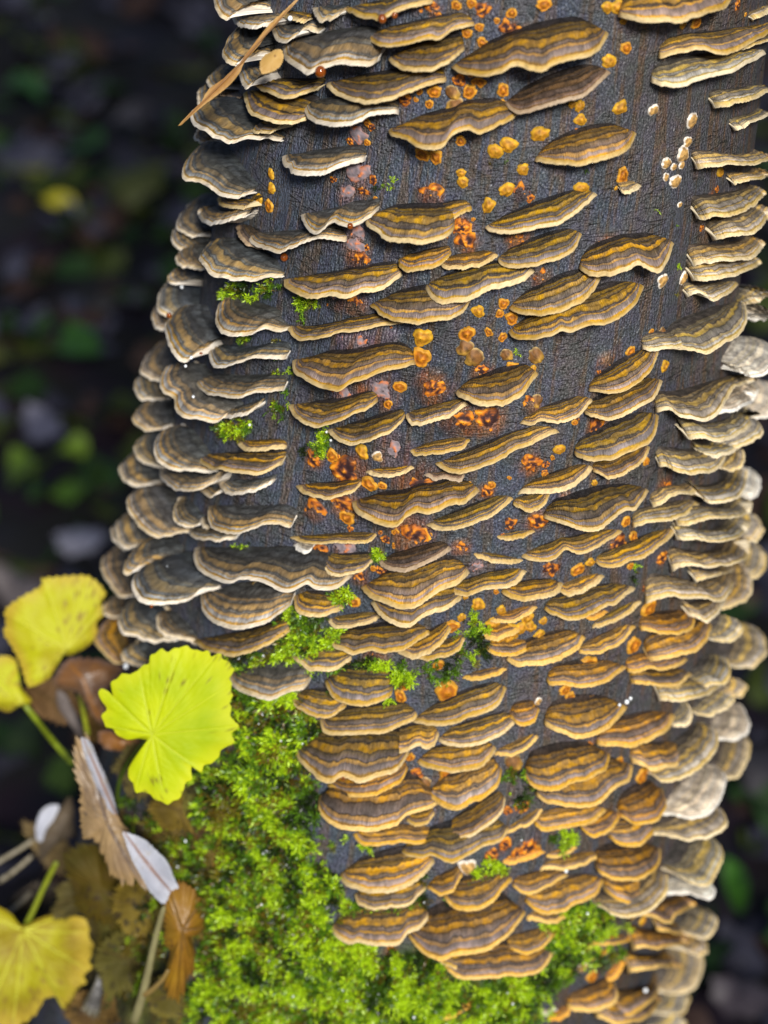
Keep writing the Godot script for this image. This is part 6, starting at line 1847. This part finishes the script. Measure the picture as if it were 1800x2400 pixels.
	leaf("dead_leaf", "chestnut dead leaf behind the short yellow-green stalk", "leaf", [300,1656,305,1679,283,1703,264,1723,236,1733,202,1739,190,1716,207,1688,217,1659,250,1652,281,1641], Vector2(250,1690), on_trunk(250, 1690, 0.0), Vector3(-0.34, 0.40, 0.75), {"ragged": 0.25, "c0": L(0.156, 0.090, 0.024), "c1": L(0.078, 0.045, 0.012), "spot": L(0.02, 0.015, 0.008), "spots": 0.4, "edge": L(0.195, 0.112, 0.030), "edging": 0.5, "curl": 0.19, "crumple": 0.005, "mat": mats.litter, "seed": 43.0, "vein": L(0.06, 0.04, 0.015), "veining": 0.6, "ribs": false, "veins": [Vector2(297,1658),Vector2(203,1722),Vector2(295,1699),Vector2(258,1645)]})
	leaf("dead_leaf", "olive-brown dead leaf under the lower lobe of the bright yellow leaf", "leaf", [376,1814,361,1840,337,1870,301,1863,286,1830,264,1801,284,1768,307,1742,339,1748,375,1747,388,1781], Vector2(330,1800), on_trunk(330, 1800, 0.004), Vector3(0.08, 0.76, 0.75), {"ragged": 0.25, "c0": L(0.084, 0.066, 0.018), "c1": L(0.042, 0.033, 0.009), "spot": L(0.02, 0.015, 0.008), "spots": 0.4, "edge": L(0.105, 0.083, 0.022), "edging": 0.5, "curl": -0.07, "crumple": 0.005, "mat": mats.litter, "seed": 38.0, "vein": L(0.06, 0.04, 0.015), "veining": 0.6, "ribs": false, "veins": [Vector2(380,1815),Vector2(280,1785),Vector2(349,1837),Vector2(367,1780)]})
	leaf("dead_leaf", "brown dead leaf crossing the dry straw stalks", "leaf", [173,2057,144,2054,112,2037,85,2005,62,1967,54,1928,85,1929,109,1918,145,1955,171,1994,195,2040], Vector2(120,1990), on_trunk(120, 1990, -0.02), Vector3(-0.16, 0.53, 0.75), {"ragged": 0.25, "c0": L(0.120, 0.084, 0.036), "c1": L(0.060, 0.042, 0.018), "spot": L(0.02, 0.015, 0.008), "spots": 0.4, "edge": L(0.150, 0.105, 0.045), "edging": 0.5, "curl": 0.02, "crumple": 0.005, "mat": mats.litter, "seed": 32.0, "vein": L(0.06, 0.04, 0.015), "veining": 0.6, "ribs": false, "veins": [Vector2(173,2057),Vector2(67,1923),Vector2(111,2058),Vector2(188,1997)]})
	leaf("dead_leaf", "olive dead leaf behind the green stalk of the low yellow leaf", "leaf", [290,2056,269,2087,265,2119,216,2127,171,2147,135,2137,149,2105,141,2078,184,2055,225,2038,252,2051], Vector2(210,2090), on_trunk(210, 2090, 0.0), Vector3(-0.38, 0.47, 0.75), {"ragged": 0.25, "c0": L(0.096, 0.078, 0.024), "c1": L(0.048, 0.039, 0.012), "spot": L(0.02, 0.015, 0.008), "spots": 0.4, "edge": L(0.120, 0.098, 0.030), "edging": 0.5, "curl": 0.23, "crumple": 0.005, "mat": mats.litter, "seed": 37.0, "vein": L(0.06, 0.04, 0.015), "veining": 0.6, "ribs": false, "veins": [Vector2(280,2060),Vector2(140,2120),Vector2(266,2114),Vector2(232,2033)]})
	leaf("dead_leaf", "mustard-brown dead leaf left of the forked twig", "leaf", [390,2132,387,2168,351,2189,305,2186,279,2153,265,2123,267,2090,290,2061,332,2069,373,2068,402,2098], Vector2(330,2120), on_trunk(330, 2120, 0.004), Vector3(0.03, 0.41, 0.75), {"ragged": 0.25, "c0": L(0.144, 0.102, 0.014), "c1": L(0.072, 0.051, 0.007), "spot": L(0.02, 0.015, 0.008), "spots": 0.4, "edge": L(0.180, 0.128, 0.018), "edging": 0.5, "curl": 0.23, "crumple": 0.005, "mat": mats.litter, "seed": 38.0, "vein": L(0.06, 0.04, 0.015), "veining": 0.6, "ribs": false, "veins": [Vector2(395,2133),Vector2(265,2107),Vector2(359,2165),Vector2(374,2090)]})
	leaf("dead_leaf", "dark olive dead leaf beside the whitish strip", "leaf", [346,2270,328,2306,294,2330,255,2331,244,2288,228,2248,255,2206,288,2184,321,2179,345,2200,353,2233], Vector2(300,2250), on_trunk(300, 2250, 0.006), Vector3(-0.33, 0.68, 0.75), {"ragged": 0.25, "c0": L(0.084, 0.072, 0.014), "c1": L(0.042, 0.036, 0.007), "spot": L(0.02, 0.015, 0.008), "spots": 0.4, "edge": L(0.105, 0.090, 0.018), "edging": 0.5, "curl": 0.25, "crumple": 0.005, "mat": mats.litter, "seed": 42.0, "vein": L(0.06, 0.04, 0.015), "veining": 0.6, "ribs": false, "veins": [Vector2(353,2272),Vector2(247,2228),Vector2(317,2293),Vector2(342,2232)]})
	leaf("dead_leaf", "moss-stained dead leaf at the foot of the forked twig", "leaf", [454,2313,449,2338,447,2372,406,2381,372,2377,350,2359,334,2335,341,2303,377,2286,412,2280,436,2295], Vector2(400,2330), on_trunk(400, 2330, 0.006), Vector3(0.06, 0.41, 0.75), {"ragged": 0.25, "c0": L(0.120, 0.096, 0.014), "c1": L(0.060, 0.048, 0.007), "spot": L(0.02, 0.015, 0.008), "spots": 0.4, "edge": L(0.150, 0.120, 0.018), "edging": 0.5, "curl": 0.02, "crumple": 0.005, "mat": mats.litter, "seed": 40.0, "vein": L(0.06, 0.04, 0.015), "veining": 0.6, "ribs": false, "veins": [Vector2(459,2312),Vector2(341,2348),Vector2(443,2354),Vector2(422,2286)]})
	leaf("dead_leaf", "brown dead leaf under the whitish strip", "leaf", [308,2386,275,2403,251,2425,207,2425,175,2399,153,2371,177,2347,194,2325,230,2327,273,2326,288,2356], Vector2(230,2370), on_trunk(230, 2370, 0.008), Vector3(-0.17, 0.80, 0.75), {"ragged": 0.25, "c0": L(0.144, 0.084, 0.024), "c1": L(0.072, 0.042, 0.012), "spot": L(0.02, 0.015, 0.008), "spots": 0.4, "edge": L(0.180, 0.105, 0.030), "edging": 0.5, "curl": 0.18, "crumple": 0.005, "mat": mats.litter, "seed": 40.0, "vein": L(0.06, 0.04, 0.015), "veining": 0.6, "ribs": false, "veins": [Vector2(295,2383),Vector2(165,2357),Vector2(259,2415),Vector2(274,2340)]})
	leaf("dead_leaf", "almost black dead leaf above the low yellow leaf", "leaf", [144,2084,128,2117,106,2146,70,2174,29,2181,3,2173,-10,2156,8,2129,32,2102,74,2073,118,2069], Vector2(60,2130), on_trunk(60, 2130, -0.03), Vector3(-0.09, 0.60, 0.75), {"ragged": 0.25, "c0": L(0.060, 0.048, 0.036), "c1": L(0.030, 0.024, 0.018), "spot": L(0.02, 0.015, 0.008), "spots": 0.4, "edge": L(0.075, 0.060, 0.045), "edging": 0.5, "curl": -0.05, "crumple": 0.005, "mat": mats.litter, "seed": 40.0, "vein": L(0.06, 0.04, 0.015), "veining": 0.6, "ribs": false, "veins": [Vector2(127,2094),Vector2(-7,2166),Vector2(118,2148),Vector2(76,2071)]})
	leaf("dead_leaf", "ochre dead leaf edge behind the hanging ochre leaf", "leaf", [463,2153,457,2187,441,2222,416,2228,400,2197,385,2168,390,2124,408,2090,431,2076,455,2082,465,2118], Vector2(430,2150), on_trunk(430, 2150, 0.004), Vector3(-0.05, 0.51, 0.75), {"ragged": 0.25, "c0": L(0.168, 0.108, 0.014), "c1": L(0.084, 0.054, 0.007), "spot": L(0.02, 0.015, 0.008), "spots": 0.4, "edge": L(0.210, 0.135, 0.018), "edging": 0.5, "curl": 0.02, "crumple": 0.005, "mat": mats.litter, "seed": 36.0, "vein": L(0.06, 0.04, 0.015), "veining": 0.6, "ribs": false, "veins": [Vector2(468,2154),Vector2(392,2146),Vector2(449,2174),Vector2(453,2130)]})
	leaf("dead_leaf", "brown dead leaf flat on the wood right of the silvery leaf", "leaf", [491,1930,468,1949,430,1945,389,1944,361,1914,351,1885,374,1870,390,1850,427,1860,466,1872,483,1901], Vector2(420,1900), on_trunk(420, 1900, 0.003), Vector3(0.01, 0.66, 0.75), {"ragged": 0.25, "c0": L(0.132, 0.090, 0.014), "c1": L(0.066, 0.045, 0.007), "spot": L(0.02, 0.015, 0.008), "spots": 0.4, "edge": L(0.165, 0.112, 0.018), "edging": 0.5, "curl": 0.16, "crumple": 0.005, "mat": mats.litter, "seed": 43.0, "vein": L(0.06, 0.04, 0.015), "veining": 0.6, "ribs": false, "veins": [Vector2(481,1926),Vector2(359,1874),Vector2(439,1950),Vector2(469,1879)]})
	drop("amber", 751, 168, 13.0, 0.008, "large dark amber drop hanging under the swirled bracket")
	drop("amber", 396, 739, 6.1, 0.035, "small amber drop on the lip of a dark slate rim cap")
	drop("amber", 471, 830, 4.7, 0.04, "bright amber bead between two round rim caps")
	drop("amber", 666, 603, 9.4, 0.006, "clear amber drop on the bark under the scooped bracket")
	drop("dew", 680, 43, 5.8, 0.014, "white water drop on an orange-edged bracket")
	drop("dew", 448, 838, 4.0, 0.04, "water drop at the lip of the smooth round cap")
	drop("dew", 426, 673, 3.6, 0.032, "water bead on top of the amber-drop rim cap")
	drop("dew", 435, 858, 3.3, 0.034, "upper water bead on the two-lobed slate cap")
	drop("dew", 453, 930, 3.3, 0.034, "lower water bead on the two-lobed slate cap")
	drop("dew", 295, 1562, 6.5, 0.028, "water drop on the low cap by the yellow leaf")
	drop("amber", 355, 1421, 4.0, 0.024, "yellow bead under the beaded slate cap")
	drop("dew", 393, 1329, 3.3, 0.026, "water bead in the hollow of the beaded slate cap")
	drop("amber", 804, 1825, 4.3, 0.018, "amber drop caught under the moss-topped bracket")
	drop("amber", 821, 530, 7.2, 0.014, "amber droplet under a boomerang-shaped bracket")
	drop("amber", 896, 44, 10.1, 0.014, "resin droplet under the top droplet bracket")
	drop("amber", 925, 36, 7.2, 0.014, "smaller resin droplet under the top droplet bracket")
	drop("dew", 1469, 1645, 5.4, 0.008, "largest of the glassy beads in the dark hollow by the right flank")
	drop("dew", 1478, 1637, 4.0, 0.008, "upper glassy bead in the dark hollow by the right flank")
	drop("dew", 1452, 1652, 3.6, 0.008, "left glassy bead in the dark hollow by the right flank")
	drop("dew", 1327, 2042, 4.0, 0.014, "glassy bead on a knobby gold bracket by the right flank moss")
	drop("dew", 1513, 2321, 5.1, 0.02, "glassy bead on the ringed brown cap low on the trunk")
	fallen(60, 205, 78, L(0.014, 0.052, 0.011), "dark green blurred leaf high on the left", 0.06)
	fallen(195, 335, 94, L(0.014, 0.057, 0.007), "large green blurred leaf beside two yellow ones", 0.06)
	fallen(82, 392, 60, L(0.081, 0.086, 0.007), "olive yellow blurred leaf", 0.06)
	fallen(118, 468, 58, L(0.345, 0.310, 0.011), "bright yellow blurred leaf", 0.06)
	fallen(168, 492, 42, L(0.092, 0.092, 0.115), "pale grey blurred leaf touching the bright yellow one", 0.06)
	fallen(290, 430, 119, L(0.034, 0.041, 0.006), "wide olive blurred leaf", 0.06)
	fallen(440, 160, 94, L(0.034, 0.041, 0.005), "olive blurred leaf near the topmost rim brackets", 0.06)
	fallen(300, 275, 88, L(0.034, 0.032, 0.040), "dark mauve blurred leaf", 0.06)
	fallen(165, 800, 98, L(0.018, 0.069, 0.005), "mid green blurred leaf left of the two-lobed rim cap", 0.06)
	fallen(90, 990, 88, L(0.069, 0.069, 0.103), "lavender-grey blurred leaf on the forest floor", 0.06)
	fallen(50, 1090, 106, L(0.057, 0.103, 0.005), "yellow-green blurred leaf at the left edge", 0.06)
	fallen(150, 1060, 106, L(0.081, 0.138, 0.005), "largest yellow-green blurred leaf", 0.06)
	fallen(200, 1130, 81, L(0.046, 0.103, 0.005), "green blurred leaf under the largest one", 0.06)
	fallen(175, 1265, 72, L(0.149, 0.149, 0.196), "whitish lavender blurred leaf above the yellow leaves", 0.06)
	fallen(40, 1370, 119, L(0.103, 0.086, 0.086), "mauve grey blurred leaf at the left edge", 0.06)
	fallen(290, 700, 75, L(0.040, 0.040, 0.046), "dim grey blurred leaf", 0.06)
	fallen(20, 830, 75, L(0.046, 0.052, 0.005), "olive blurred leaf cut by the left edge", 0.06)
	fallen(140, 1830, 69, L(0.034, 0.069, 0.005), "small green blurred leaf behind the yellow leaf stalk", 0.06)
	fallen(60, 1750, 112, L(0.014, 0.028, 0.006), "dark green blurred leaf low on the left", 0.06)
	fallen(1725, 2060, 94, L(0.023, 0.086, 0.003), "green blurred leaf right of the trunk", 0.06)
	fallen(1760, 1800, 100, L(0.023, 0.021, 0.025), "dark mauve blurred leaf right of the trunk", 0.06)
	fallen(1730, 2330, 100, L(0.040, 0.032, 0.040), "mauve blurred leaf at the lower right corner", 0.06)
